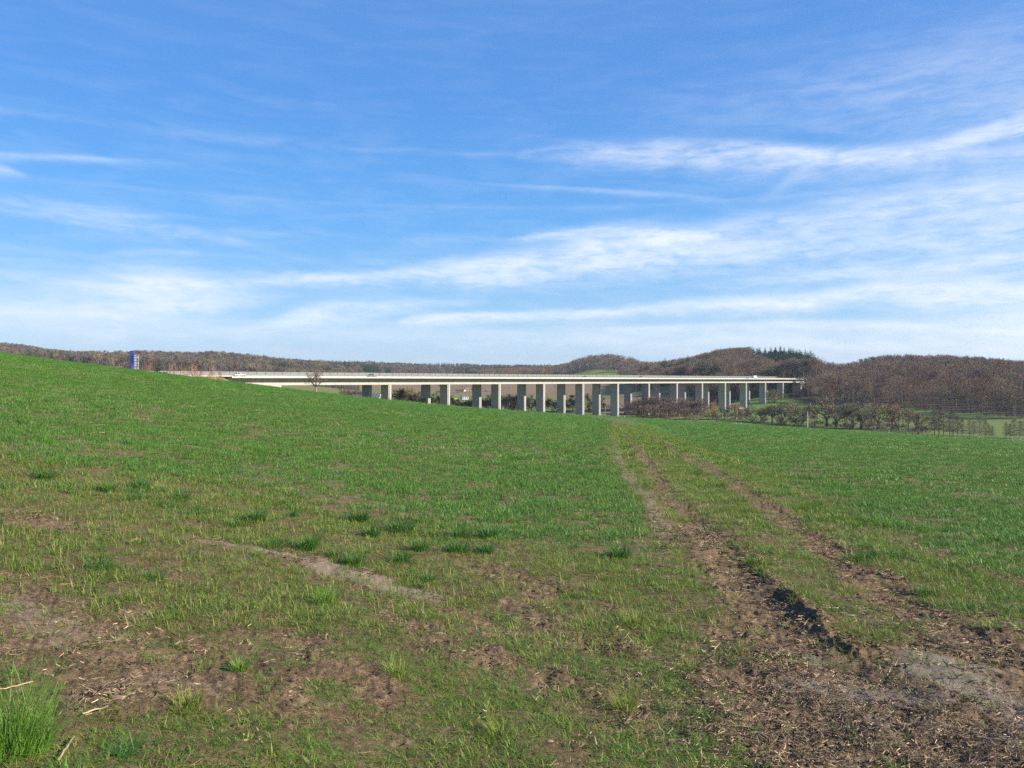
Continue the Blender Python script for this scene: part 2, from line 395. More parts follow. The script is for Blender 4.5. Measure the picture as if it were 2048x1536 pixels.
M['larch'] = twig('orange_larch_twigs', (.30, .17, .09), .3)
M['sign_blue'] = simple_mat('road_sign_blue', (.006, .085, .48), .45, var=.05)
M['white'] = simple_mat('white_paint', (.78, .78, .76), .5, var=.04)
M['car_white'] = simple_mat('white_car_paint', (.75, .76, .78), .25, var=.02, spec=.6)
M['car_dark'] = simple_mat('dark_car_paint', (.03, .035, .045), .25, var=.05, spec=.6)
M['car_green'] = simple_mat('yellow_green_paint', (.45, .55, .08), .35, var=.05)
M['glass'] = simple_mat('dark_glass', (.03, .035, .04), .1, var=.05, spec=.8)
M['rubber'] = simple_mat('black_rubber', (.02, .02, .02), .8, var=.05)
M['wood'] = simple_mat('weathered_wood', (.20, .165, .12), .9, var=.25, scale=4)
M['pole'] = simple_mat('pale_pole_concrete', (.42, .39, .33), .85, var=.12, scale=2)
M['roof_grey'] = simple_mat('grey_roof_sheet', (.13, .14, .16), .6, var=.15, scale=1)
M['roof_red'] = simple_mat('red_brown_roof', (.25, .12, .08), .8, var=.2, scale=2)
M['render'] = simple_mat('white_wall_render', (.45, .44, .41), .85, var=.08, scale=1)
M['black'] = simple_mat('black_marking', (.015, .015, .015), .7, var=.05)
M['lamp'] = simple_mat('rear_lamp_red', (.35, .02, .02), .3, var=.05)
M['stone'] = simple_mat('brown_flat_stone', (.36, .25, .17), .85, var=.25, scale=12, bump=.4)

# ------------------------------------------------------------------ object helpers
def tag(o, label=None, cat=None, group=None, kind=None):
    if label: o['label'] = label
    if cat: o['category'] = cat
    if group: o['group'] = group
    if kind: o['kind'] = kind
    return o
def empty(name, loc, rz=0., sc=1.):
    o = bpy.data.objects.new(name, None); C.objects.link(o)
    o.location = loc; o.rotation_euler = (0, 0, rz); o.scale = (sc,) * 3; o.empty_display_size = .2
    return o
class MB:
    def __init__(s): s.v = []; s.f = []; s.uv = None
    def quad(s, a, b, c, d):
        n = len(s.v); s.v += [tuple(a), tuple(b), tuple(c), tuple(d)]; s.f.append((n, n + 1, n + 2, n + 3))
    def tri(s, a, b, c):
        n = len(s.v); s.v += [tuple(a), tuple(b), tuple(c)]; s.f.append((n, n + 1, n + 2))
    def box(s, c, size, rz=0.):
        cx, cy, cz = c; hx, hy, hz = [q / 2 for q in size]; n = len(s.v); co, si = math.cos(rz), math.sin(rz)
        for z in (-hz, hz):
            for x, y in ((-hx, -hy), (hx, -hy), (hx, hy), (-hx, hy)):
                s.v.append((cx + x * co - y * si, cy + x * si + y * co, cz + z))
        s.f += [(n, n + 3, n + 2, n + 1), (n + 4, n + 5, n + 6, n + 7)] + [(n + i, n + (i + 1) % 4, n + 4 + (i + 1) % 4, n + 4 + i) for i in range(4)]
    def tube(s, p, q, r0, r1, k=5, cap=True):
        p = Vector(p); q = Vector(q); d = q - p
        if d.length < 1e-6: return
        d.normalize(); a = d.orthogonal().normalized(); b = d.cross(a); n = len(s.v)
        for c, r in ((p, r0), (q, r1)):
            for i in range(k):
                t = 2 * math.pi * i / k; s.v.append(tuple(c + (a * math.cos(t) + b * math.sin(t)) * r))
        s.f += [(n + i, n + (i + 1) % k, n + k + (i + 1) % k, n + k + i) for i in range(k)]
        if cap: s.f += [tuple(range(n + k - 1, n - 1, -1)), tuple(range(n + k, n + 2 * k))]
    def prism(s, prof, y0, y1):
        """profile (x, z) closed, extruded along y"""
        n = len(s.v); k = len(prof)
        for y in (y0, y1): s.v += [(x, y, z) for x, z in prof]
        s.f += [(n + i, n + (i + 1) % k, n + k + (i + 1) % k, n + k + i) for i in range(k)]
        s.f += [tuple(range(n + k - 1, n - 1, -1)), tuple(range(n + k, n + 2 * k))]
    def mesh(s, name, m, smooth=False):
        me = bpy.data.meshes.new(name); me.from_pydata(s.v, [], s.f)
        if m: me.materials.append(m)
        if smooth: me.polygons.foreach_set('use_smooth', [True] * len(me.polygons))
        me.update(); return me
    def build(s, name, m, parent=None, smooth=False):
        o = bpy.data.objects.new(name, s.mesh(name, m, smooth)); C.objects.link(o); o.parent = parent; return o
def copy_tree(o, parent=None):
    c = o.copy(); C.objects.link(c); c.parent = parent
    for ch in list(o.children): copy_tree(ch, c)
    return c

# ------------------------------------------------------------------ ground sheet
def build_ground():
    fine = np.arange(-45, 45.001, .09)
    rest = np.arange(47, 313.5, 2.)
    ph = np.radians(np.concatenate([fine, rest])); nc = len(ph)
    rs = [.5]
    while rs[-1] < 4300:
        r = rs[-1]
        rs.append(r * (1.05 if r < 2 else 1.0065 if r < 12 else 1.012 if r < 480 else 1.022))
    rs = np.array(rs); nr = len(rs)
    RR, PP = np.meshgrid(rs, ph, indexing='ij')
    X = (RR * np.sin(PP)).ravel(); Y = (RR * np.cos(PP)).ravel()
    # masks/relief only in front
    m = [np.zeros_like(X) for _ in range(6)]
    fr = Y > .3
    mm = masks(X[fr], Y[fr])
    for a, b in zip(m, mm): a[fr] = b
    H = base_h(X, Y); H[fr] += relief(X[fr], Y[fr], mm)
    r = np.hypot(X, Y); U = CX + F * X / np.maximum(Y, 1e-3)
    H += sst(600, 1000, r) * (fbm(X * .006, Y * .006, 61, 4) - .5) * 9
    co = np.empty((nr * nc + 1, 3)); co[:-1, 0] = X; co[:-1, 1] = Y; co[:-1, 2] = H
    co[-1] = (0, 0, 0)
    i = np.arange(nr - 1)[:, None]; j = np.arange(nc)[None, :]; j2 = (j + 1) % nc
    quads = np.stack([i * nc + j, i * nc + j2, (i + 1) * nc + j2, (i + 1) * nc + j], -1).reshape(-1, 4)[:, ::-1]
    # attributes
    cover = sst(25, 170, Y) * .9 + .1 * sst(100, 250, Y)
    Rb = np.interp(X / np.maximum(Y, 1e-3), RK_B, RK_R)
    beyond = sst(0, 25, Y - Rb) * (Y > 100)
    pl = np.zeros_like(X)
    s, t = to_st(X, Y)
    valley = beyond > 0
    # strip fields across the valley: long bands at different distances
    q = Y + .25 * X + 60 * (fbm(X * .003, Y * .003, 88, 3) - .5)
    bands = [(0, .25), (700, .3), (790, .12), (880, .35), (930, .85), (985, .2), (1010, 1.), (1090, .6), (1130, 1.), (1220, .3), (1300, .1), (1700, .2)]
    for y0, val in bands: pl = np.where(q > y0, val, pl)
    pl = np.where((U > 1180) & (U < 1400) & (Y > 500) & (Y < 820), .55 + .4 * (vnoise(X * .02, Y * .05, 4) > .5), pl)
    pl = np.where((U > 1400) & (Y < 700), .03 + .13 * sst(.5, .62, fbm(X * .012, Y * .02, 15, 3)), pl)
    pl = np.where((U < 760) & (Y < 900), .3, pl)
    wood = wood_mask(X, Y)
    dm = np.clip(valley * beyond, 0, 1)
    me = bpy.data.meshes.new('ground'); nq = len(quads)
    me.vertices.add(len(co)); me.vertices.foreach_set('co', co.ravel())
    # centre fan
    tr = np.stack([np.full(nc, nr * nc), np.arange(nc), (np.arange(nc) + 1) % nc], -1)[:, ::-1]
    me.loops.add(nq * 4 + nc * 3)
    me.loops.foreach_set('vertex_index', np.concatenate([quads.ravel(), tr.ravel()]).astype(np.int32))
    me.polygons.add(nq + nc)
    st = np.concatenate([np.arange(nq) * 4, nq * 4 + np.arange(nc) * 3]).astype(np.int32)
    me.polygons.foreach_set('loop_start', st)
    me.polygons.foreach_set('use_smooth', np.ones(nq + nc, bool))
    me.update(calc_edges=True)
    def att(name, a, b_, c, d=None):
        at = me.color_attributes.new(name, 'FLOAT_COLOR', 'POINT')
        z = np.zeros((nr * nc + 1, 4), np.float32)
        z[:-1, 0] = a; z[:-1, 1] = b_; z[:-1, 2] = c; z[:-1, 3] = 1 if d is None else d
        at.data.foreach_set('color', z.ravel())
    att('mask_a', m[0], m[1], m[2]); att('mask_b', m[3], m[4], m[5]); att('mask_c', cover * (m[3] > .3) + sst(40, 150, Y) * .6 * (m[3] <= .3), pl, wood, dm)
    me.materials.append(M['ground'])
    # cut the one sheet into named pieces that share their borders exactly
    fc = co[quads].mean(1); fX, fY = fc[:, 0], fc[:, 1]
    fYc = np.maximum(fY, .6)
    er, el = xof(EDGE_R, fYc), xof(EDGE_L, fYc); fs = np.hypot(fX, fY)
    R2 = np.interp(fX / fYc, RK_B, RK_R)
    infield = (fY > .6) & (fY < R2 + 8)
    yv = np.interp(fX, VERGE[np.argsort(VERGE[:, 0]), 0], VERGE[np.argsort(VERGE[:, 0]), 1])
    elx = np.where(fY < 9, xof(RUT_L, fYc) - .75, el)
    cls = np.zeros(nq, int)                                   # 0 verge / ground
    cls[infield & (fX > elx - .2) & (fX < er) & (fY > 1.5)] = 1   # track
    cls[infield & (fX >= er) & (fY > 1.5)] = 2                # field right
    cls[infield & (fX <= elx - .2) & (fY > yv) ] = 3          # field left
    cls[(fY >= R2 + 8) & (fY > 90) & (fY < 780)] = 4          # valley meadows
    cls[(fY >= 780) & (fY < 1250)] = 5
    cls[(fY >= 1250)] = 6
    out = []
    names = [('ground', 'trodden grass verge with bare soil in the foreground'), ('dirt_track', 'two muddy wheel ruts with a grass strip between them'),
             ('field', 'green winter crop field right of the dirt track'), ('field', 'green winter crop slope left of the dirt track'),
             ('valley_meadow', 'green valley meadow under and beyond the viaduct'), ('plowed_field', 'brown plowed fields and strips on the far valley side'),
             ('hills', 'wooded hills on the horizon')]
    allcls = np.concatenate([cls, np.zeros(nc, int)])
    import bmesh
    for k, (nm, lb) in enumerate(names):
        keep = allcls == k
        # build submesh by numpy
        ql = quads[cls == k]; tl = tr if k == 0 else tr[:0]
        idx, inv = np.unique(np.concatenate([ql.ravel(), tl.ravel()]), return_inverse=True)
        sm = bpy.data.meshes.new(nm); sm.vertices.add(len(idx)); sm.vertices.foreach_set('co', co[idx].ravel())
        sm.loops.add(len(inv)); sm.loops.foreach_set('vertex_index', inv.astype(np.int32))
        sm.polygons.add(len(ql) + len(tl))
        sm.polygons.foreach_set('loop_start', np.concatenate([np.arange(len(ql)) * 4, len(ql) * 4 + np.arange(len(tl)) * 3]).astype(np.int32))
        sm.polygons.foreach_set('use_smooth', np.ones(len(ql) + len(tl), bool))
        sm.update(calc_edges=True)
        for an in ('mask_a', 'mask_b', 'mask_c'):
            src = np.empty((nr * nc + 1) * 4, np.float32); me.color_attributes[an].data.foreach_get('color', src)
            at = sm.color_attributes.new(an, 'FLOAT_COLOR', 'POINT'); at.data.foreach_set('color', src.reshape(-1, 4)[idx].ravel())
        sm.materials.append(M['ground'])
        o = bpy.data.objects.new(nm, sm); C.objects.link(o); tag(o, lb, nm.replace('_', ' '), kind='structure')
    bpy.data.meshes.remove(me)

def F6base(U): return np.interp(U, [1560, 1590, 1700, 1850, 2048, 2400], [690, 650, 560, 500, 428, 370])
def wood_mask(X, Y):
    Yp = np.maximum(Y, 1.); U = CX + F * X / Yp
    w = np.zeros_like(X)
    w = np.maximum(w, (Y > 900) & (U < 720) & (Y < 3000) & (U > -900))
    w = np.maximum(w, (Y > 1560) & (Y < 3200))
    w = np.maximum(w, (Y > 1320) & (U > 960) & (U < 1300) & ~((U > 1120) & (U < 1235) & (Y < 1375)))
    w = np.maximum(w, (Y > 700) & (U > 1380) & (U <= 1660))
    w = np.maximum(w, (Y > 880) & (U > 1270) & (U <= 1400))
    w = np.maximum(w, (Y > F6base(U)) & (U > 1578))
    return w.astype(float)

build_ground()

# ------------------------------------------------------------------ scatter by geometry nodes
def scatter(name, pts, rz, sc, idx, protos, label, cat, tilt=None, kind='stuff'):
    """one object: every point carries a copy of one of the prototype meshes"""
    n = len(pts); me = bpy.data.meshes.new(name); me.vertices.add(n); me.vertices.foreach_set('co', np.asarray(pts, float).ravel())
    rot = np.zeros((n, 3), np.float32); rot[:, 2] = rz
    if tilt is not None: rot[:, :2] = tilt
    a = me.attributes.new('rot', 'FLOAT_VECTOR', 'POINT'); a.data.foreach_set('vector', rot.ravel())
    s3 = np.asarray(sc, np.float32)
    if s3.ndim == 1: s3 = np.repeat(s3[:, None], 3, 1)
    a = me.attributes.new('scl', 'FLOAT_VECTOR', 'POINT'); a.data.foreach_set('vector', s3.ravel().astype(np.float32))
    a = me.attributes.new('pick', 'INT', 'POINT'); a.data.foreach_set('value', np.asarray(idx, np.int32))
    me.update()
    o = bpy.data.objects.new(name, me); C.objects.link(o); tag(o, label, cat, kind=kind)
    col = bpy.data.collections.new(name + '_kinds')
    for i, (pm) in enumerate(protos):
        po = bpy.data.objects.new('%s_kind_%02d' % (name, i), pm); col.objects.link(po)
    g = bpy.data.node_groups.new(name, 'GeometryNodeTree')
    g.interface.new_socket('Geometry', in_out='INPUT', socket_type='NodeSocketGeometry')
    g.interface.new_socket('Geometry', in_out='OUTPUT', socket_type='NodeSocketGeometry')
    N_ = g.nodes; L = g.links
    gi = N_.new('NodeGroupInput'); go = N_.new('NodeGroupOutput')
    iop = N_.new('GeometryNodeInstanceOnPoints'); ci = N_.new('GeometryNodeCollectionInfo')
    ci.inputs['Collection'].default_value = col; ci.inputs['Separate Children'].default_value = True; ci.inputs['Reset Children'].default_value = True
    def na(nm, dt):
        q = N_.new('GeometryNodeInputNamedAttribute'); q.data_type = dt; q.inputs['Name'].default_value = nm; return q.outputs[0]
    L.new(gi.outputs[0], iop.inputs['Points']); L.new(ci.outputs[0], iop.inputs['Instance'])
    iop.inputs['Pick Instance'].default_value = True
    L.new(na('pick', 'INT'), iop.inputs['Instance Index'])
    e2r = N_.new('FunctionNodeEulerToRotation'); L.new(na('rot', 'FLOAT_VECTOR'), e2r.inputs[0]); L.new(e2r.outputs[0], iop.inputs['Rotation'])
    L.new(na('scl', 'FLOAT_VECTOR'), iop.inputs['Scale']); L.new(iop.outputs[0], go.inputs[0])
    md = o.modifiers.new('scatter', 'NODES'); md.node_group = g
    return o

def blades(name, n, rad, l0, l1, w, lean, mat, seed, segs=2, dryp=.15, flat=0.):
    r = random.Random(seed); v = []; f = []; uv = []
    for _ in range(n):
        a = r.uniform(0, 6.283); q = rad * math.sqrt(r.random()); x, y = q * math.cos(a), q * math.sin(a)
        L = r.uniform(l0, l1); az = a + r.gauss(0, .9) if rad > 0 else r.uniform(0, 6.283)
        th = abs(r.gauss(lean, lean * .5)) + lean * .5 * (q / max(rad, 1e-5)); dx, dy = math.cos(az), math.sin(az)
        ta = r.uniform(0, 6.283); wx, wy = -dy * .8 + .4 * math.cos(ta), dx * .8 + .4 * math.sin(ta)
        ww = w * r.uniform(.6, 1.3); dry = 1. if r.random() < dryp else 0.
        if flat: th = max(th, flat)
        p = [x, y, -.006]; base = len(v)
        for k in range(segs + 1):
            h = ww * (1 - (k / segs) ** 2 * .999) * .5
            if k == segs: v.append(tuple(p)); uv.append((dry, 1))
            else:
                v.append((p[0] - wx * h, p[1] - wy * h, p[2])); v.append((p[0] + wx * h, p[1] + wy * h, p[2])); uv += [(dry, k / segs)] * 2
            st = L / segs; t = min(th * (1 + .9 * k), 1.75)
            p = [p[0] + dx * math.sin(t) * st, p[1] + dy * math.sin(t) * st, p[2] + math.cos(t) * st]
            p[2] = max(p[2], .002)
        for k in range(segs - 1): f.append((base + 2 * k, base + 2 * k + 1, base + 2 * k + 3, base + 2 * k + 2))
        k = segs - 1; f.append((base + 2 * k, base + 2 * k + 1, base + 2 * k + 2))
    me = bpy.data.meshes.new(name); me.from_pydata(v, [], f); me.materials.append(mat)
    ul = me.uv_layers.new(name='UVMap'); li = np.empty(len(me.loops), np.int32); me.loops.foreach_get('vertex_index', li)
    ul.data.foreach_set('uv', np.array(uv, np.float32)[li].ravel())
    return me

def ring_samples(r0, r1, dens, half=None):
    half = half or (R_(43) if r1 < 35 else R_(38))
    area = half * (r1 * r1 - r0 * r0); n = int(area * dens)
    r = np.sqrt(rng.uniform(r0 * r0, r1 * r1, n)); a = rng.uniform(-half, half, n)
    return r * np.sin(a), r * np.cos(a)

def place(kindf, bandsp, protos_by_band, name, label, cat):
    P, RZ, SC, IX, TL = [], [], [], [], []
    protos = []; 
    for bi, (r0, r1, dens, s0, s1) in enumerate(bandsp):
        X, Y = ring_samples(r0, r1, dens)
        m = masks(X, Y); p = kindf(X, Y, m)
        k = rng.random(len(X)) < p; X, Y = X[k], Y[k]; mk = tuple(a[k] for a in m)
        Z = base_h(X, Y) + relief(X, Y, mk)
        n = len(X); b0 = len(protos) if False else 0
        start = sum(len(q) for q in protos_by_band[:bi]); cnt = len(protos_by_band[bi])
        P.append(np.stack([X, Y, Z], 1)); RZ.append(rng.uniform(0, 6.283, n))
        sc = rng.uniform(s0, s1, n) * (.75 + .5 * fbm(X * .8, Y * .8, 71, 2)); SC.append(sc); IX.append(start + rng.integers(0, cnt, n))
        TL.append(rng.normal(0, .12, (n, 2)))
    for q in protos_by_band: protos += q
    o = scatter(name, np.concatenate(P), np.concatenate(RZ), np.concatenate(SC), np.concatenate(IX), protos, label, cat, np.concatenate(TL))
    print(name, len(o.data.vertices)); return o

def pv(n, *a, **k): return [blades('clump', *a[:-1], a[-1] + i * 17, **k) for i in range(n)]
def f_verge(X, Y, m):
    bare, sand, grav, crop, moss, dark = m
    g = (1 - .95 * sst(.3, .85, bare)) * (1 - crop) * (1 - np.clip(sand * .7 + grav, 0, 1)) * (1 - .6 * dark)
    g = np.maximum(g, .16 * (1 - crop) * (1 - .9 * np.clip(grav + dark, 0, 1)) * (X < 1.6))
    cl = sst(.32, .60, fbm(X * 3.2, Y * 3.2, 51, 3))
    return np.clip(g * (.3 + 1.1 * cl) + .03, 0, 1)
def f_crop(X, Y, m):
    bare, sand, grav, crop, moss, dark = m
    R2 = np.interp(X / np.maximum(Y, .1), RK_B, RK_R)
    g = crop * (1 - .92 * sst(.15, .75, bare)) * (Y < R2 + 4)
    cl = sst(.28, .55, fbm(X * 1.1, Y * 1.1, 53, 3))
    return np.clip(g * (.4 + .7 * cl), 0, 1)
V = M['verge']; K = M['crop']
place(f_verge, [(2.2, 5.5, 680, .7, 1.3), (5.5, 11, 380, .9, 1.5), (11, 30, 95, .8, 1.4), (30, 140, 14, .8, 1.5)],
      [pv(5, 18, .04, .03, .075, .0030, .8, V, 100, segs=3, dryp=.30), pv(5, 18, .055, .04, .085, .0036, .75, V, 200, dryp=.28),
       pv(4, 30, .13, .05, .10, .006, .6, V, 300, dryp=.22), pv(3, 34, .24, .07, .14, .014, .5, V, 400, dryp=.2)],
      'verge_grass', 'short yellowish green grass on the trodden verge and track', 'grass')
place(f_crop, [(4.5, 10, 130, .8, 1.3), (10, 24, 74, .85, 1.25), (24, 70, 12, .75, 1.2), (70, 240, 1.1, .8, 1.2), (240, 480, .16, .9, 1.3)],
      [pv(4, 16, .06, .05, .11, .0045, .55, K, 500, segs=3, dryp=.06), pv(4, 26, .11, .06, .12, .007, .5, K, 600, dryp=.06),
       pv(4, 60, .32, .07, .13, .014, .5, K, 700, dryp=.06), pv(3, 90, .9, .10, .18, .035, .45, K, 800, dryp=.05),
       pv(3, 110, 2.2, .12, .22, .07, .4, K, 900, dryp=.05)],
      'crop_grass', 'young green winter crop covering the fields', 'crop')

def f_clump(X, Y, m):
    return np.clip((1 - sst(.3, .8, m[0])) * (1 - .8 * m[3]) * sst(.45, .62, fbm(X * 1.2, Y * 1.2, 151, 3)), 0, 1)
place(f_clump, [(2.4, 8, 11, .7, 1.25), (8, 20, 5, .9, 1.6), (20, 60, .8, 1.2, 2.2)],
      [[blades('clump', 60, .05, .06, .12, .0032, .6, V, 1000 + i, segs=3, dryp=.12) for i in range(3)] + [blades('clump', 60, .05, .06, .12, .0032, .55, M['tuft'], 1010 + i, segs=3, dryp=.05) for i in range(3)],
       [blades('clump', 60, .07, .07, .13, .005, .55, M['tuft'], 1020 + i, segs=2, dryp=.05) for i in range(3)], [blades('clump', 60, .10, .08, .14, .009, .5, M['tuft'], 1030 + i, segs=2, dryp=.05) for i in range(3)]],
      'grass_clumps', 'small scattered clumps of taller grass on the verge', 'grass')
def f_lime(X, Y, m):
    er = xof(EDGE_R, Y); w_ = .30 + .006 * Y
    return np.exp(-((X - er + .15 + w_) / w_) ** 2) * (1 - .9 * m[0]) * sst(.25, .5, fbm(X * 1.5, Y * 1.5, 161, 2))
place(f_lime, [(3, 12, 150, .8, 1.3), (12, 40, 30, .8, 1.3), (40, 150, 5, .8, 1.4)],
      [[blades('clump', 18, .05, .04, .09, .0036, .6, M['lush'], 1100 + i, segs=2, dryp=.15) for i in range(3)],
       [blades('clump', 28, .12, .05, .10, .006, .55, M['lush'], 1110 + i, segs=2, dryp=.15) for i in range(3)], [blades('clump', 34, .24, .07, .12, .014, .5, M['lush'], 1120 + i, segs=2, dryp=.15) for i in range(3)]],
      'verge_strip_grass', 'lime green grass strip along the right side of the dirt track', 'grass')
# straw, litter, clods
def litter_mesh(n, rad, l0, l1, w, mat, seed):
    r = random.Random(seed); b = MB()
    for _ in range(n):
        a = r.uniform(0, 6.283); q = rad * math.sqrt(r.random()); x, y = q * math.cos(a), q * math.sin(a)
        L = r.uniform(l0, l1) / 2; t = r.uniform(0, 6.283); dx, dy = math.cos(t) * L, math.sin(t) * L; z = r.uniform(.004, .014); z2 = max(.003, z + r.uniform(-.01, .02))
        b.tube((x - dx, y - dy, z), (x + dx, y + dy, z2), w * r.uniform(.5, 1), w * .4, 3, False)
    return b.mesh('litter', mat)
def clod_mesh(seed, mat):
    r = random.Random(seed); b = MB(); import bmesh
    bm = bmesh.new(); bmesh.ops.create_icosphere(bm, subdivisions=2, radius=1)
    for v in bm.verts:
        k = 1 + r.uniform(-.22, .22); v.co = Vector((v.co.x * k, v.co.y * k * .8, max(v.co.z, -.3) * k * .6))
    me = bpy.data.meshes.new('clod'); bm.to_mesh(me); bm.free(); me.materials.append(mat); return me
def f_straw(X, Y, m):
    return np.clip(.10 + .5 * sst(.45, .7, fbm(X * 1.3, Y * 1.3, 91, 3)) * (1 - m[3]) + .08 * m[0] * (1 - m[1]) + .08 * m[3] + .35 * m[5], 0, 1) * (1 - .6 * m[2])
place(f_straw, [(2.2, 7, 75, .4, .8), (7, 16, 22, .6, 1.2), (16, 45, 3, 1., 1.8)],
      [[litter_mesh(5, .07, .02, .085, .0016, M['straw'], 1), litter_mesh(4, .06, .02, .06, .0015, M['straw'], 2), litter_mesh(3, .06, .05, .14, .0017, M['straw'], 3)],
       [litter_mesh(6, .10, .03, .11, .0024, M['straw'], 4), litter_mesh(5, .1, .03, .1, .0024, M['chip'], 5)], [litter_mesh(8, .2, .05, .14, .004, M['straw'], 6)]],
      'straw_litter', 'dry straw stalks lying over the soil and grass', 'straw')
def f_chip(X, Y, m):
    return np.clip(.85 * m[5] * (1 - .6 * m[2]) + np.where(X > .6, .5, .12) * m[0] * (1 - .5 * m[2]) * (1 - .6 * m[1]) - .03, 0, 1)
place(f_chip, [(2.2, 6, 700, .5, 1.3), (6, 14, 130, .8, 1.6)],
      [[litter_mesh(7, .05, .012, .045, .003, M['chip'], 11), litter_mesh(7, .05, .012, .04, .0025, M['straw'], 12), litter_mesh(6, .05, .015, .05, .0035, M['chip'], 13)],
       [litter_mesh(7, .08, .02, .06, .004, M['chip'], 14)]],
      'debris_litter', 'brown shredded plant debris trodden into the mud', 'debris')
def f_clod(X, Y, m):
    return np.clip(.9 * sst(.2, .7, m[0]) * (1 - .75 * m[2]) * (1 - .5 * m[1]) + .03, 0, 1) * sst(.4, .65, fbm(X * 2.2, Y * 2.2, 97, 3))
place(f_clod, [(2.2, 7, 520, .003, .013), (7, 20, 70, .008, .028), (20, 60, 3, .02, .06)],
      [[clod_mesh(i, M['clod']) for i in range(4)], [clod_mesh(i + 9, M['clod']) for i in range(3)], [clod_mesh(20, M['clod'])]],
      'soil_crumbs', 'brown soil clods on the bare ground', 'soil clods')

# individual grass tussocks
def tuft(u, v, size, mat, label, n=150, grp='dark tussocks on the verge'):
    q = random.Random(u * 3 + v); size *= 1.35 * q.uniform(.8, 1.2); n = int(n * 1.6 * q.uniform(.7, 1.2)); ln = q.uniform(.25, .5)
    x, y = ground_at(u, v)[0]; z = gz(x, y)
    me = blades('tuft', n, size * .42, size * .4, size * 1.2, .0042 * max(1, y / 5), ln, mat, int(u * 7 + v), segs=3, dryp=.07)
    o = bpy.data.objects.new('grass_tuft', me); C.objects.link(o); o.location = (x, y, z - .01)
    tag(o, label, 'grass tuft', grp)
TU = [(512, 1045, .20, 'tall dark tussock at the left end of the tussock row'), (470, 1052, .13, 'low tussock just left of the tall dark tussock'),
      (718, 1042, .15, 'dark tussock set back behind the middle of the tussock row'), (585, 1032, .09, 'small low tussock between two taller dark tussocks'),
      (800, 1062, .23, 'largest darkest tussock in the middle of the verge'), (742, 1072, .15, 'rounded tussock just left of the largest dark tussock'),
      (915, 1108, .20, 'broad tussock at the front of the right hand clump'), (975, 1078, .17, 'dark tussock at the back of the right hand clump'),
      (920, 1075, .17, 'long bladed tussock behind the broad front tussock'), (840, 1105, .14, 'green tussock below the largest dark tussock'),
      (970, 1108, .15, 'green tussock at the right end of the clump'), (615, 1098, .15, 'bright tussock above the sandy strip'),
      (668, 1112, .12, 'small bright tussock on the upper edge of the sandy strip'), (710, 1130, .15, 'spreading tussock growing into the sandy strip'),
      (560, 1085, .11, 'small tussock beside the pale sandy patch'), (800, 1125, .13, 'low tussock right of the spreading tussock'),
      (855, 1160, .12, 'tussock at the lower right end of the sandy strip'), (280, 975, .20, 'broad soft tussock at the upper left of the verge'),
      (360, 1000, .18, 'dark tussock on the crop edge at upper left'), (215, 985, .16, 'faint tussock leftmost along the crop edge'),
      (1240, 1120, .16, 'flat tussock beside the track near the crop edge'), (1270, 1245, .14, 'tussock on the bare ground left of the muddy rut'),
      (650, 1210, .15, 'pale tussock below the sandy strip'), (90, 955, .22, 'wide tussock near the left border of the photo'),
      (200, 1140, .13, 'low yellowish tussock on the left verge'), (310, 1160, .12, 'yellow green tussock in the middle of the left verge'),
      (1380, 1335, .12, 'small tussock among the debris left of the gravel'), (1250, 1420, .12, 'low tussock near the bottom centre right'),
      (375, 1430, .12, 'round green tussock in front of the bare soil hollow'), (480, 1345, .08, 'tiny tussock on the bare brown patch'),
      (790, 1360, .12, 'yellowish tussock in the lower middle'), (1000, 1480, .10, 'low tussock at the bottom middle')]
for u, v, s, lb in TU: tuft(u, v, s, M['tuft'] if v < 1200 else M['verge'], lb, 170 if s > .14 else 110)
tuft(15, 1500, .31, M['lush'], 'lush bright green grass tuft in the bottom left corner', 420, None)

# flat stones and a twig in the foreground
def stone(u, v, s, label):
    x, y = ground_at(u, v)[0]; me = clod_mesh(int(u), M['stone'])
    o = bpy.data.objects.new('stone', me); C.objects.link(o); o.location = (x, y, gz(x, y)); o.scale = (s, s * .8, s * .45); tag(o, label, 'stone', 'stones in the verge')
stone(238, 1408, .035, 'flat brown stone at the hollow in the lower left'); stone(262, 1404, .02, 'smaller flat stone beside the brown one')
stone(880, 1275, .035, 'dark lump of earth on the bare patch in the lower middle'); stone(1100, 1490, .02, 'small stone at the bottom middle')
def stick(u0, v0, u1, v1, r, m, label):
    p = ground_at([u0, u1], [v0, v1]); b = MB(); n = 6; last = None
    for k in range(n + 1):
        q = p[0] + (p[1] - p[0]) * k / n; c = Vector((q[0], q[1], gz(*q) + .022 + random.uniform(-.004, .006)))
        if last: b.tube(last, c, r, r * .9, 5)
        last = c
    o = b.build('stick' if m != M['straw'] else 'straw_stalk', m); tag(o, label, 'twig' if m != M['straw'] else 'straw')
stick(118, 1536, 148, 1485, .004, M['chip'], 'thin dark twig lying in the grass at lower left')
stick(0, 1389, 66, 1376, .003, M['straw'], 'long pale straw stalk at the left border')
stick(165, 1443, 216, 1429, .004, M['straw'], 'pale straw stalk right of the lush tuft')

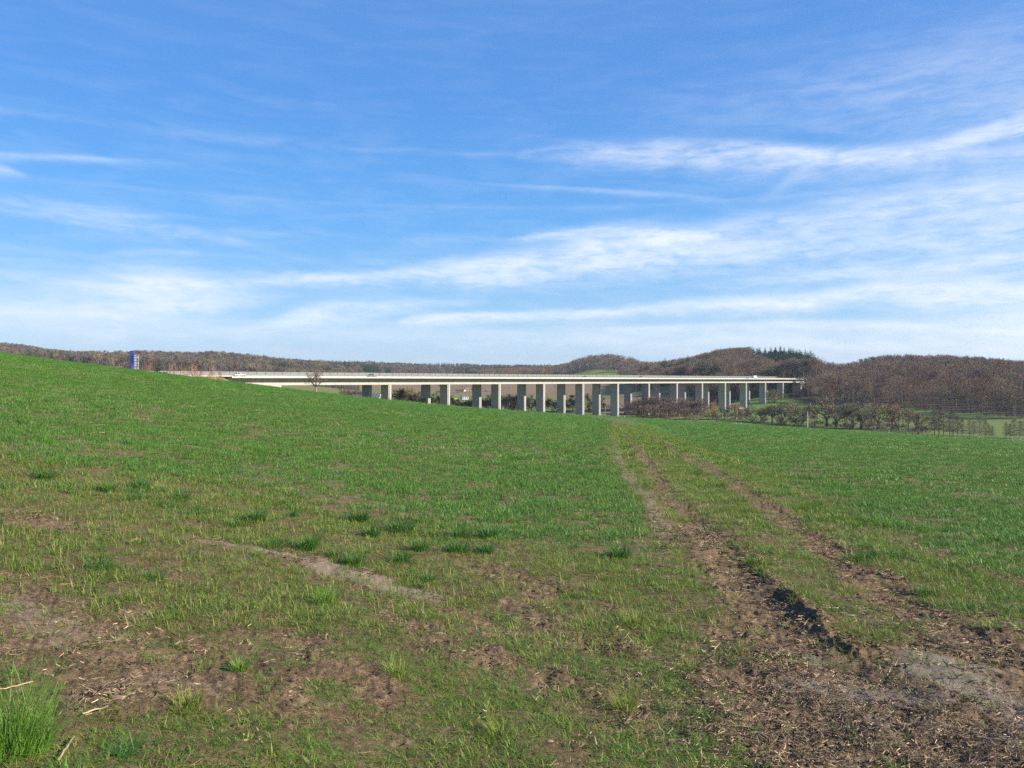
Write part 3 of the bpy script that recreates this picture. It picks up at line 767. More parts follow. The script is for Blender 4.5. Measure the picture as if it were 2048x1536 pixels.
# ------------------------------------------------------------------ trees
def ribbon(b, p, q, w, rnd):
    d = q - p
    s = d.cross(Vector((rnd.uniform(-1, 1), rnd.uniform(-1, 1), rnd.uniform(-1, 1))))
    if s.length < 1e-6: return
    s = s.normalized() * w * .5; b.tri(p - s, p + s, q)
def grow(b, tw, rnd, p, d, L, r, lvl, P):
    segs = 3; pts = [p]; dd = d.copy()
    for k in range(segs):
        dd = (dd + Vector((rnd.gauss(0, P['wob']), rnd.gauss(0, P['wob']), rnd.gauss(0, P['wob']) + P['up']))).normalized()
        pts.append(pts[-1] + dd * L / segs)
    for k in range(segs):
        ra, rb = r * (1 - .6 * k / segs), r * (1 - .6 * (k + 1) / segs)
        if lvl >= P['lv'] - 1 or r < .02: ribbon(tw, pts[k], pts[k + 1] + (pts[k + 1] - pts[k]) * .3, max(2 * ra, P['tw']), rnd)
        else: b.tube(pts[k], pts[k + 1], ra, rb, 4 if r > .06 else 3, False)
    if lvl >= P['lv']: return
    n = P['n'][min(lvl, len(P['n']) - 1)]
    for i in range(n):
        t = rnd.uniform(.25, 1) if i < n - 1 else 1.
        k = min(int(t * segs), segs - 1); q = pts[k].lerp(pts[k + 1], t * segs - k)
        ax = dd.orthogonal().normalized(); ax = Matrix.Rotation(rnd.uniform(0, 6.283), 3, dd) @ ax
        ang = rnd.uniform(*P['ang']); nd = (Matrix.Rotation(ang, 3, ax) @ dd).normalized()
        grow(b, tw, rnd, q, nd, L * rnd.uniform(*P['k']) * (1.15 - .45 * t), r * .5, lvl + 1, P)
def bare_tree(seed, h, form, mt, mb, tw=.035):
    rnd = random.Random(seed); tr = MB(); cr = MB(); twg = MB()
    P = dict(wob=.14, up=.05, lv=4, n=[5, 5, 5, 4], ang=(.35, .95), k=(.5, .8), tw=tw)
    if form == 'oak':
        th = h * .24; lean = Vector((rnd.gauss(0, .04), rnd.gauss(0, .04), 1)).normalized()
        P.update(n=[5, 5, 5, 5], up=.07)
        top = lean * th; tr.tube((0, 0, -.4), top, h * .04, h * .03, 7, False)
        for i in range(7):
            a = i * 6.283 / 7 + rnd.uniform(-.4, .4); el = rnd.uniform(.5, 1.3) if i else 1.5
            d = Vector((math.cos(a) * math.cos(el), math.sin(a) * math.cos(el), math.sin(el)))
            grow(cr, twg, rnd, top * rnd.uniform(.8, 1), d, h * rnd.uniform(.34, .46), h * .018, 1, P)
    elif form == 'forest':
        th = h * .5; P.update(lv=3, n=[5, 5, 5], up=.13, ang=(.3, .8))
        tr.tube((0, 0, -.8), (0, 0, th), h * .012, h * .009, 5, False); tr.tube((0, 0, th), (0, 0, h * .85), h * .009, h * .003, 4, False)
        for i in range(13):
            a = i * 2.4 + rnd.uniform(-.4, .4); z = h * rnd.uniform(.36, .86); el = rnd.uniform(.5, 1.2)
            d = Vector((math.cos(a) * math.cos(el), math.sin(a) * math.cos(el), math.sin(el)))
            grow(cr, twg, rnd, Vector((0, 0, z)), d, (h * 1.02 - z) * rnd.uniform(.45, .7), h * .004, 1, P)
    elif form == 'bush':
        P.update(lv=4, n=[5, 5, 5], up=.08, ang=(.2, .7))
        for i in range(9):
            a = rnd.uniform(0, 6.283); el = rnd.uniform(.55, 1.45)
            d = Vector((math.cos(a) * math.cos(el), math.sin(a) * math.cos(el), math.sin(el)))
            st = Vector((math.cos(a), math.sin(a), 0)) * rnd.uniform(0, .12) * h
            (tr if i < 9 else cr).tube(st - Vector((0, 0, .4)), st + d * h * .22, h * .014, h * .011, 4, False)
            grow(cr, twg, rnd, st + d * h * .2, d, h * rnd.uniform(.45, .62), h * .010, 1, P)
    elif form == 'shoots':    # upright thin saplings
        P.update(lv=3, n=[6, 5, 4], up=.16, ang=(.12, .4), k=(.3, .5))
        tr.tube((0, 0, -.3), (0, 0, h * .3), h * .012, h * .01, 4, False)
        grow(cr, twg, rnd, Vector((0, 0, h * .1)), Vector((0, 0, 1)), h * .9, h * .008, 0, P)
        for i in range(8):
            a = rnd.uniform(0, 6.283); st = Vector((math.cos(a), math.sin(a), 0)) * rnd.uniform(.05, .22) * h
            d = Vector((math.cos(a) * .12, math.sin(a) * .12, 1)).normalized()
            grow(cr, twg, rnd, st, d, h * rnd.uniform(.4, .85), h * .006, 1, P)
    elif form == 'larch':
        tr.tube((0, 0, -.5), (0, 0, h), h * .014, h * .002, 5, False)
        for i in range(60):
            z = h * (.16 + .8 * i / 60) + rnd.uniform(-.1, .1); L = (h - z) * .30 * rnd.uniform(.6, 1.25) + .6; a = i * 2.4 + rnd.uniform(-.3, .3)
            d = Vector((math.cos(a), math.sin(a), rnd.uniform(-.12, .12))); q = Vector((0, 0, z)); e = q + d * L
            cr.tube(q, e, .05, .02, 3, False)
            for j in range(16):
                t = rnd.uniform(.15, 1); s = q.lerp(e, t)
                ribbon(twg, s, s + Vector((rnd.gauss(0, .42), rnd.gauss(0, .42), rnd.uniform(-.4, .2))), tw, rnd)
    me_t = tr.mesh('trunk', mb)
    n = len(cr.v); cr.v += twg.v; cr.f += [tuple(i + n for i in f) for f in twg.f]
    return me_t, cr.mesh('crown', mt)
def conifer(seed, h, mt, mb, w=.2, low=.12, droop=.25, nw=22, dens=7):
    rnd = random.Random(seed); tr = MB(); cr = MB()
    tr.tube((0, 0, -.6), (0, 0, h * .97), h * .014, h * .002, 6, False)
    for k in range(nw):
        f = k / (nw - 1); z = h * (low + (1 - low) * f); rad = h * w * (1 - f) ** .8 * rnd.uniform(.75, 1.15) + h * .012
        for i in range(dens):
            a = rnd.uniform(0, 6.283); L = rad * rnd.uniform(.6, 1.15); dr = droop * rnd.uniform(.4, 1.4)
            o = Vector((0, 0, z)); dirv = Vector((math.cos(a), math.sin(a), -dr)); sd = Vector((-math.sin(a), math.cos(a), 0))
            for j in range(5):
                t = (j + .6) / 5; c = o + dirv * L * t; c.z += .3 * t * t * L * droop; ww = L * .22 * (1.15 - .7 * t) + h * .008
                e = c + dirv * L * .32 + Vector((rnd.gauss(0, .05), rnd.gauss(0, .05), rnd.gauss(0, .08))) * L
                cr.tri(c - sd * ww + Vector((0, 0, rnd.gauss(0, .06) * L)), c + sd * ww + Vector((0, 0, rnd.gauss(0, .06) * L)), e)
                cr.tri(c - Vector((0, 0, ww * .5)), c + Vector((0, 0, ww * .4)), e + sd * rnd.gauss(0, .12) * L)
    return tr.mesh('trunk', mb), cr.mesh('crown', mt)
def pine(seed, h, mt, mb):
    rnd = random.Random(seed); tr = MB(); cr = MB()
    tr.tube((0, 0, -.5), (0, 0, h * .9), h * .02, h * .008, 6, False)
    for k in range(16):
        z = h * rnd.uniform(.38, .98); a = rnd.uniform(0, 6.283); L = h * .26 * (1.25 - z / h) + h * .04
        e = Vector((math.cos(a) * L, math.sin(a) * L, z + L * .3)); tr.tube((0, 0, z - L * .1), e, h * .006, h * .002, 3, False)
        for j in range(70):
            c = e + Vector((rnd.gauss(0, 1), rnd.gauss(0, 1), rnd.gauss(0, .6))) * h * .052
            s = h * .02; cr.tri(c, c + Vector((rnd.gauss(0, s), rnd.gauss(0, s), rnd.gauss(0, s))), c + Vector((rnd.gauss(0, s), rnd.gauss(0, s), rnd.gauss(0, s) + s)))
    return tr.mesh('trunk', mb), cr.mesh('crown', mt)

def put_tree(kind, meshes, x, y, h_scale, label, cat, group, rz=None, z=None, xy=1.):
    o = empty(kind, (x, y, (float(base_h(x, y)) if z is None else z) - .1), random.uniform(0, 6.283) if rz is None else rz)
    o.scale = (h_scale * xy, h_scale * xy, h_scale)
    for nm, me in zip(('trunk', 'crown'), meshes):
        c = bpy.data.objects.new(nm, me); C.objects.link(c); c.parent = o
    return tag(o, label, cat, group)
def at(u, Y): return (u - CX) / F * Y
def sc_for(u, v_top, Y, h):
    """scale so that a tree of mesh height h standing at (u, Y) reaches the height read at v_top"""
    if not isinstance(h, (int, float)): h = max(v.co.z for v in h[1].vertices) * .97
    x = at(u, Y); g = float(base_h(x, Y)); top = EYE + (CY - v_top) / F * Y
    return max(.15, (top - g) / h)

TR = {}
def T(key, fn):
    if key not in TR: TR[key] = fn()
    return TR[key]
oak = [bare_tree(50 + i, 10, 'oak', M['twig'], M['bark'], .10) for i in range(2)]
oak_o = [bare_tree(53 + i, 10, 'oak', M['twig_olive'], M['bark'], .10) for i in range(2)]
oak_r = [bare_tree(56, 10, 'oak', M['twig_red'], M['bark_light'], .10)]
bush = [bare_tree(60 + i, 8, 'bush', M['twig'], M['bark'], .10) for i in range(3)]
bush_p = [bare_tree(64 + i, 8, 'bush', M['twig_purple'], M['bark'], .11) for i in range(3)]
bush_o = [bare_tree(68 + i, 8, 'bush', M['twig_olive'], M['bark'], .10) for i in range(2)]
shoot = [bare_tree(72 + i, 6, 'shoots', M['twig_red'], M['bark_light'], .07) for i in range(3)]
larch = [bare_tree(76 + i, 12, 'larch', M['twig_purple'], M['bark'], .15) for i in range(3)]
spruce = [conifer(80 + i, 22, M['needle'], M['bark'], .26, .1, .25, 26, 9) for i in range(3)]
blue_c = [conifer(84, 6, M['needle_blue'], M['bark'], .42, .02, .1, 14, 9)]
ivy = [conifer(86, 10, M['ivy'], M['bark'], .17, .1, .1, 20, 6), pine(87, 10, M['ivy'], M['bark'])]
pines = [pine(88 + i, 16, M['needle'], M['bark']) for i in range(2)]
forest_k = [bare_tree(90 + i, 20, 'forest', M[('twig_wood', 'twig_wood', 'twig', 'twig_olive', 'twig_purple')[i]], M['bark'], .13) for i in range(5)]
far_k = [bare_tree(96 + i, 18, 'forest', M[('twig_far', 'twig_far', 'twig_olive', 'twig_purple')[i]], M['bark'], .22) for i in range(4)]

# lone tree on the crest in front of the viaduct
lone = bare_tree(501, 8, 'oak', M['twig_purple'], M['bark_light'], .06)
Yl = 243.; put_tree('bare_tree', lone, at(632, Yl), Yl, sc_for(632, 737, Yl, lone), 'lone bare round crowned tree on the green crest in front of the viaduct', 'tree', None)

# saplings before the viaduct
for i, (u, vt, lb) in enumerate([(292, 716, 'tall thin reddish sapling just right of the blue sign'), (300, 724, 'reddish sapling between the sign and the blue green conifer'),
        (284, 730, 'low reddish sapling at the foot of the sign frame'), (336, 727, 'thin sapling right of the blue green conifer'), (352, 733, 'low orange sapling above the crest'),
        (368, 729, 'orange sapling at the left end of the roadside thicket'), (378, 722, 'tall orange sapling in the roadside thicket'), (387, 727, 'dense orange sapling in the thicket middle'),
        (396, 730, 'reddish sapling in front of the pale barrier'), (405, 733, 'short reddish sapling before the barrier'), (422, 729, 'tall single pale sapling before the barrier'),
        (414, 736, 'low reddish bush before the barrier'), (434, 739, 'reddish bush left of the bridge start'), (446, 741, 'last reddish bush beside the bridge start'), (234, 722, 'reddish sapling left of the blue sign'), (247, 724, 'reddish sapling close to the blue sign on its left')]):
    Y = 236. + (i % 4) * 4; put_tree('sapling', shoot[i % 3], at(u, Y), Y, sc_for(u, vt, Y, shoot[i % 3]), lb, 'sapling', 'reddish saplings along the motorway', xy=1.5)
put_tree('conifer_bush', blue_c[0], at(316, 262.), 262., sc_for(316, 721, 262., blue_c[0]), 'blue green conifer bush behind the crest right of the sign', 'conifer', None)

# valley trees and bushes: (column, top row, distance, kind, label)
VAL = [
 (700, 778, 420, bush_p, 'dark purple bush behind the crest left of the first pier'), (690, 780, 440, bush_p, 'dark purple bush far left behind the crest'),
 (800, 776, 420, bush_o, 'tall olive bush between the first and second pier pairs'), (816, 774, 425, bush_o, 'tallest olive bush between the first pier pairs'),
 (832, 780, 420, bush_o, 'olive bush left of the second pier pair'), (845, 786, 415, bush, 'brown bush touching the second far pier'), (795, 790, 400, bush, 'low brown bush right of the first near pier'),
 (822, 792, 400, bush, 'low brown bush under the olive bushes'),
 (880, 800, 440, bush, 'low brown bush behind the second near pier'), (920, 802, 445, bush, 'low brown bush below the white cabin'), (938, 800, 450, bush_p, 'dark brown bush left of the third pier pair'),
 (950, 798, 450, bush, 'brown bush beside the third far pier'), (982, 790, 450, bush, 'dense brown bush in the third pier pair'), (992, 794, 445, bush_p, 'dark bush left of the third near pier'),
 (1018, 790, 470, bush_p, 'dark round bush right of the third near pier'), (1030, 793, 470, bush, 'brown round bush left of the fourth pier pair'), (1042, 792, 475, bush_o, 'olive brown bush touching the fourth far pier'),
 (1070, 792, 480, bush, 'brown thin tree inside the fourth pier pair'), (1078, 800, 480, bush_p, 'dark bush inside the fourth pier pair'),
 (1103, 800, 500, bush_p, 'dark low bush right of the fourth near pier'), (1118, 798, 500, bush, 'brown low bush left of the fifth pier pair'),
 (1145, 792, 505, ivy, 'ivy green tree inside the fifth pier pair'), (1152, 798, 500, bush, 'brown bush beside the ivy green tree'),
 (1185, 788, 510, bush, 'brown tree inside the sixth pier pair'), (1178, 795, 510, ivy, 'ivy green tree right of the fifth near pier'), (1225, 815, 540, bush, 'small low bush between lamp and seventh pier'),
 (1268, 800, 500, bush_p, 'purple brown tree at the left end of the thicket'), (1282, 795, 500, bush_p, 'second purple brown tree of the thicket'), (1296, 793, 505, bush, 'brown tree at the left top of the thicket'),
 (1310, 791, 500, oak, 'tall round brown tree in the thicket'), (1326, 792, 505, bush_p, 'dark tree in the middle of the thicket'), (1342, 794, 500, bush, 'brown tree in the middle of the thicket'),
 (1356, 797, 490, oak, 'round tree in the right half of the thicket'), (1370, 800, 490, bush_p, 'dark purple tree in the right half of the thicket'), (1384, 800, 485, bush_p, 'dense dark tree near the right end of the thicket'),
 (1398, 800, 485, bush, 'brown tree at the right end of the thicket'), (1290, 812, 475, bush, 'low front bush of the thicket on the left'), (1335, 815, 470, bush_p, 'low front bush in the thicket middle'), (1375, 818, 460, bush, 'low front bush of the thicket on the right'),
 (1426, 802, 455, oak_r, 'round orange brown pollard tree left of its twin'), (1446, 816, 450, bush_p, 'dark low bush between the two round pollards'),
 (1472, 804, 450, oak_r, 'round orange brown pollard tree with a leaning branch'), (1490, 822, 440, bush, 'brown bush below the leaning branch'),
 (1508, 814, 435, bush_p, 'dense purple bush before the green meadow'), (1522, 826, 430, bush_p, 'low dark bush right of the dense purple bush'), (1530, 838, 420, bush_p, 'low dark hedge bush along the lane'),
 (1545, 813, 430, oak, 'open branched small tree in front of the meadow'), (1562, 820, 425, bush, 'brown bush right of the open branched tree'),
 (1576, 818, 425, bush, 'brown rounded bush left of the telegraph pole'), (1592, 810, 420, oak_o, 'wide dense tree left of the telegraph pole'), (1602, 820, 415, bush_p, 'dark bush just left of the telegraph pole'),
 (1570, 838, 405, bush_p, 'low dark hedge bush left of the pole'), (1600, 842, 400, bush_p, 'low dark hedge bush at the foot of the pole'),
 (1632, 818, 405, bush_p, 'dark bush right of the telegraph pole'), (1656, 796, 400, oak_o, 'big spreading bare oak right of the telegraph pole'), (1672, 815, 395, oak, 'bare tree under the right side of the big oak'),
 (1640, 844, 385, bush_p, 'low dark hedge bush below the big oak'), (1668, 846, 380, bush_p, 'low dark hedge bush right below the big oak'),
 (1692, 822, 385, bush, 'grey brown bush beside the spreading oaks'), (1706, 811, 385, oak_o, 'fan shaped bare oak on the meadow edge'), (1722, 812, 380, oak_o, 'second fan shaped bare oak on the meadow edge'),
 (1756, 811, 375, oak_o, 'third fan shaped bare oak standing clear'), (1740, 826, 370, bush, 'brown bush between two fan shaped oaks'),
 (1700, 848, 365, bush_p, 'low dark hedge bush below the fan shaped oaks'), (1735, 850, 360, bush_p, 'low dark hedge bush further right below the oaks'), (1765, 850, 355, bush_p, 'low dark hedge bush left of the pale thicket'),
 (1786, 808, 375, oak_r, 'pale pinkish tree rising over the meadow'), (1800, 822, 370, bush, 'brown bush in the pale thicket'), (1815, 830, 365, bush_o, 'pale olive bush in the thicket middle'),
 (1832, 834, 360, bush_o, 'pale olive bush at the right of the thicket'), (1848, 832, 355, bush, 'thin brown tree at the right end of the pale thicket'), (1800, 852, 345, bush_p, 'low dark hedge bush under the pale thicket'), (1835, 852, 340, bush_p, 'low dark hedge bush before the larch row'),
 (1549, 785, 640, bush_o, 'round olive tree at the upper meadow corner under the bridge end'), (1540, 790, 645, bush_o, 'small olive tree beside the last visible pier'),
]
for u, vt, Y, kk, lb in VAL:
    k = kk[int(u) % len(kk)]; vt = vt - (8 if u > 1500 else 3); form_h = 9.3 if kk in (oak, oak_o, oak_r) else (10. if kk is ivy else 7.2)
    put_tree('ivy_tree' if kk is ivy else 'bush' if form_h < 8 else 'bare_tree', k, at(u, Y), Y, sc_for(u, vt, Y, k), lb, 'tree' if form_h > 8 else 'bush', 'trees and bushes along the valley stream', xy=1.35 if form_h > 8 and kk is not ivy else 1.25)
for i in range(64):
    u = 1262 + i * 9.6 + rng.uniform(-4, 4); Rr = float(np.interp((u - CX) / F, RK_B, RK_R)); Y = Rr + rng.uniform(16, 60); kk = (bush_p, bush, bush_p, bush_o)[i % 4]; k = kk[i % len(kk)]
    put_tree('bush', k, at(u, Y), Y, rng.uniform(.34, .62) * (1.7 if u < 1400 else .9 if u < 1500 else .62), 'dark leafless bush in the dense thicket along the valley stream', 'bush', 'bushes filling the stream thicket', xy=1.35)
for i in range(22):
    u = 795 + i * 20 + rng.uniform(-6, 6); Y = float(np.interp((u - CX) / F, RK_B, RK_R)) + rng.uniform(70, 120); kk = (bush_p, bush, bush_o)[i % 3]; k = kk[i % len(kk)]
    put_tree('bush', k, at(u, Y), Y, rng.uniform(.6, 1.05), 'brown leafless bush behind the near piers', 'bush', 'bushes behind the near piers', xy=1.35)
LR = [(1869, 817), (1878, 812), (1887, 818), (1899, 832), (1906, 822), (1915, 833), (1924, 838), (1939, 840), (1948, 842), (1959, 832), (1971, 840), (1978, 848), (1985, 852), (2012, 845), (2020, 848), (2028, 838), (2040, 842), (2052, 838)]
ords = ['first', 'second', 'third', 'fourth', 'fifth', 'sixth', 'seventh', 'eighth', 'ninth', 'tenth', 'eleventh', 'twelfth', 'thirteenth', 'fourteenth', 'fifteenth', 'sixteenth', 'seventeenth', 'eighteenth']
for i, (u, vt) in enumerate(LR):
    Y = 335. - .14 * (u - 1869) + (i % 3) * 3
    put_tree('larch_tree', larch[i % 3], at(u, Y), Y, sc_for(u, vt, Y, larch[i % 3]), 'thin bare larch, %s from the left in the row behind the field edge' % ords[i], 'larch', 'row of thin larches behind the field edge', xy=1.25)

# conifers on the round hill and elsewhere
CN = [(1504, 694), (1513, 696), (1522, 693), (1531, 694), (1539, 693), (1547, 695), (1554, 694), (1561, 692), (1568, 695), (1575, 694), (1582, 694), (1589, 692), (1596, 696), (1603, 698), (1610, 699), (1616, 702), (1621, 700), (1626, 706), (1630, 712), (1633, 720), (1629, 726)]
for i, (u, vt) in enumerate(CN):
    Y = 985. - max(0, u - 1600) * 2.2 + (i % 3) * 8; u += rng.uniform(-4, 4); vt += rng.uniform(-1, 5)
    put_tree('spruce_tree', spruce[i % 3], at(u, Y), Y, max(.8, sc_for(u, vt, Y, spruce[i % 3])), 'dark green spruce on the round hilltop, %d in its line from the left' % (i + 1) if False else
             'dark spruce on the round hilltop, %s from the left end of its line' % (ords + ['nineteenth', 'twentieth', 'twenty first'])[i], 'spruce', 'dark spruces on the round hilltop', xy=1.1)
k = 0
while k < 200:   # inner rows of the same stand
    u = rng.uniform(1515, 1636); Y = rng.uniform(705, 990)
    if Y < np.interp(u, [1500, 1590, 1640], [945, 750, 705]): continue
    vt = float(np.interp(u, [1500, 1600, 1620, 1630, 1637], [697, 700, 707, 716, 730])) + max(0, 975 - Y) * .13 + rng.uniform(0, 5)
    put_tree('spruce_tree', spruce[k % 3], at(u, Y), Y, min(1.35, max(.6, sc_for(u, vt, Y, spruce[k % 3]))), 'dark spruce inside the stand at the right end of the round hill', 'spruce', 'spruces inside the hilltop stand', xy=1.15); k += 1
for i, (u, vt, Y) in enumerate([(1376, 711, 930), (1366, 718, 930), (1356, 722, 930), (1398, 722, 800), (1408, 724, 790), (1418, 722, 800), (1428, 721, 790), (1436, 728, 780), (1402, 733, 770), (1424, 732, 770), (1413, 736, 760), (1343, 722, 950), (1330, 716, 980), (1326, 722, 960), (1293, 727, 1000), (1283, 730, 1010)]):
    put_tree('spruce_tree', spruce[i % 3], at(u, Y), Y, max(.5, sc_for(u, vt, Y, spruce[i % 3])), 'dark evergreen on the wooded slope above the deck, %s in a loose group from left to right' % ords[i] if False else
             ['highest of the dark evergreens left of the round hill', 'dark evergreen left of the highest one', 'lower dark evergreen at the left foot of the hill', 'dark evergreen left edge of the clump above the deck', 'dark evergreen second in the clump above the deck',
              'dark evergreen in the middle of the clump above the deck', 'dark evergreen right of the clump middle above the deck', 'rightmost dark evergreen of the clump above the deck', 'short front evergreen left in the clump above the deck',
              'short front evergreen right in the clump above the deck', 'short front evergreen in the clump centre', 'dark evergreen in the wood left of the round hill', 'pointed tall evergreen in the wood left of the round hill', 'evergreen beside the pointed tall one',
              'dark evergreen near the low dome hill', 'dark evergreen right at the low dome hill'][i], 'evergreen', 'dark evergreens on the wooded slope', xy=1.3)
for i, (u, vt, Y, lb) in enumerate([(1735, 713, 850, 'dark pine at the left top of the right hill'), (1752, 712, 850, 'dark pine on top of the right hill'), (2035, 745, 640, 'dark pine on the right slope by the border'), (2046, 740, 650, 'dark pine at the right border of the slope'),
        (1742, 765, 600, 'dark ivy clad pine at the wood edge'), (1935, 790, 520, 'dark evergreen low at the wood edge')]):
    put_tree('pine_tree', pines[i % 2], at(u, Y), Y, max(.5, sc_for(u, vt, Y, pines[i % 2])), lb, 'pine', 'single pines in the right wood')

# woods
def wood(name, n, urange, yrange, protos, smin, smax, label, cond=None, con=None):
    u = rng.uniform(*urange, n * 3); Y = np.sqrt(rng.uniform(yrange[0] ** 2, yrange[1] ** 2, n * 3)); X = (u - CX) / F * Y
    ok = wood_mask(X, Y) > .5
    s, t = to_st(X, Y); ok &= ~(((t > -14) & (t < 34) & (s > -400) & (s < 440)) | ((t > -7) & (t < 27) & (s >= 440) & (s < 484)))
    if cond is not None: ok &= cond(u, Y)
    u, X, Y = u[ok][:n], X[ok][:n], Y[ok][:n]; n = len(X)
    Z = base_h(X, Y) + sst(600, 1000, np.hypot(X, Y)) * (fbm(X * .006, Y * .006, 61, 4) - .5) * 9 - .2
    h = rng.uniform(smin, smax, n) * (.8 + .4 * fbm(X * .01, Y * .01, 33, 3))
    np_ = len(protos); k0 = np_ - (con[0] if con else 0)
    idx = rng.integers(0, k0, n)
    if con:
        c = fbm(X * con[2], Y * con[2], 35, 3) > con[1]; idx = np.where(c, k0 + rng.integers(0, con[0], n), idx)
    sc = np.stack([h * rng.uniform(.9, 1.25, n)] * 2 + [h], 1)
    jt = np.concatenate([np.stack([X, Y, Z], 1)])
    ms = []
    for a, b in protos:
        # trunk and crown joined into one prototype
        me = bpy.data.meshes.new('tree'); va = [v.co[:] for v in a.vertices]; vb = [v.co[:] for v in b.vertices]
        fa = [tuple(p.vertices) for p in a.polygons]; fb = [tuple(i + len(va) for i in p.vertices) for p in b.polygons]
        me.from_pydata(va + vb, [], fa + fb); me.materials.append(a.materials[0]); me.materials.append(b.materials[0])
        me.polygons.foreach_set('material_index', [0] * len(fa) + [1] * len(fb)); ms.append(me)
    o = scatter(name, jt, rng.uniform(0, 6.283, n), sc, idx, ms, label, 'woods'); print(name, n); return o
larch_o = [bare_tree(140, 20, 'larch', M['larch'], M['bark'], .2)]
spr_s = [conifer(141 + i, 20, M['needle'], M['bark'], .2, .1, .25, 16, 6) for i in range(2)]
wood('woodland', 2800, (1575, 2420), (350, 1000), forest_k + larch_o, .72, 1.0, 'reddish brown bare wood covering the right hill', lambda u, Y: ~((u < 1630) & (Y > 735)) & ~((u < 1644) & (Y > 790)), (1, .66, .03))
wood('woodland', 2200, (1270, 1640), (700, 1110), forest_k, .75, 1.05, 'brown bare wood on the round hill behind the bridge end', lambda u, Y: (u < 1640) & ~((u > 1500) & (Y > np.interp(u, [1500, 1590, 1640], [945, 750, 705]) - 5)))
wood('woodland', 1500, (960, 1400), (1000, 1760), forest_k + spr_s[:1], .8, 1.05, 'bare wood on the low dome and ridge behind the middle of the deck', None, (1, .70, .02))
wood('woodland', 4600, (-250, 730), (900, 1420), far_k + spr_s[:1], .75, 1.1, 'bare brown wood along the left ridge behind the sign', None, (1, .70, .012))
wood('woodland', 4800, (560, 1330), (1600, 2750), far_k + spr_s, .75, 1.15, 'distant bluish wood with dark conifers in the middle of the horizon', None, (2, .50, .005))
wood('woodland', 2200, (-250, 170), (1850, 2500), far_k, .9, 1.2, 'hazy distant wood at the far left behind the green slope')
# front trees of the right wood: individuals
for i in range(46):
    u = 1606 + i * 10.2 + rng.uniform(-3, 3); Y = float(F6base(np.array([u]))[0]) - rng.uniform(2, 12)
    o = put_tree('bare_tree', forest_k[i % 5], at(u, Y), Y, rng.uniform(.55, .85), 'tall bare tree in the front row of the right wood above the meadow', 'tree', 'front row trees of the right wood')
# small trees on the brown fields
for i, (u, v, s) in enumerate([(877, 776, .6), (915, 787, .7), (925, 786, .6), (943, 786, .7), (890, 790, .7), (880, 791, .8), (1134, 747, 1.), (1160, 746, .9), (1219, 741, 1.2), (1230, 742, 1.1), (1240, 744, 1.)]):
    Y = float(ground_at(u, v)[0][1]) if v > 765 else 1330.
    put_tree('bush', bush_p[i % 3], at(u, Y), Y, s, 'small dark bush on the far brown fields' if v > 765 else 'small dark tree at the far green meadow', 'bush', 'bushes on the far fields' if v > 765 else 'trees at the far green meadow')

# ------------------------------------------------------------------ viaduct
BR = math.atan2(D[1], D[0]) - math.pi / 2       # local +y along the bridge, local -x = away from the camera... see below
def bridge_empty(name, t0):
    p = bridge(0, t0); o = empty(name, (p[0], p[1], EYE)); o.rotation_euler = (0, 0, BR); return o
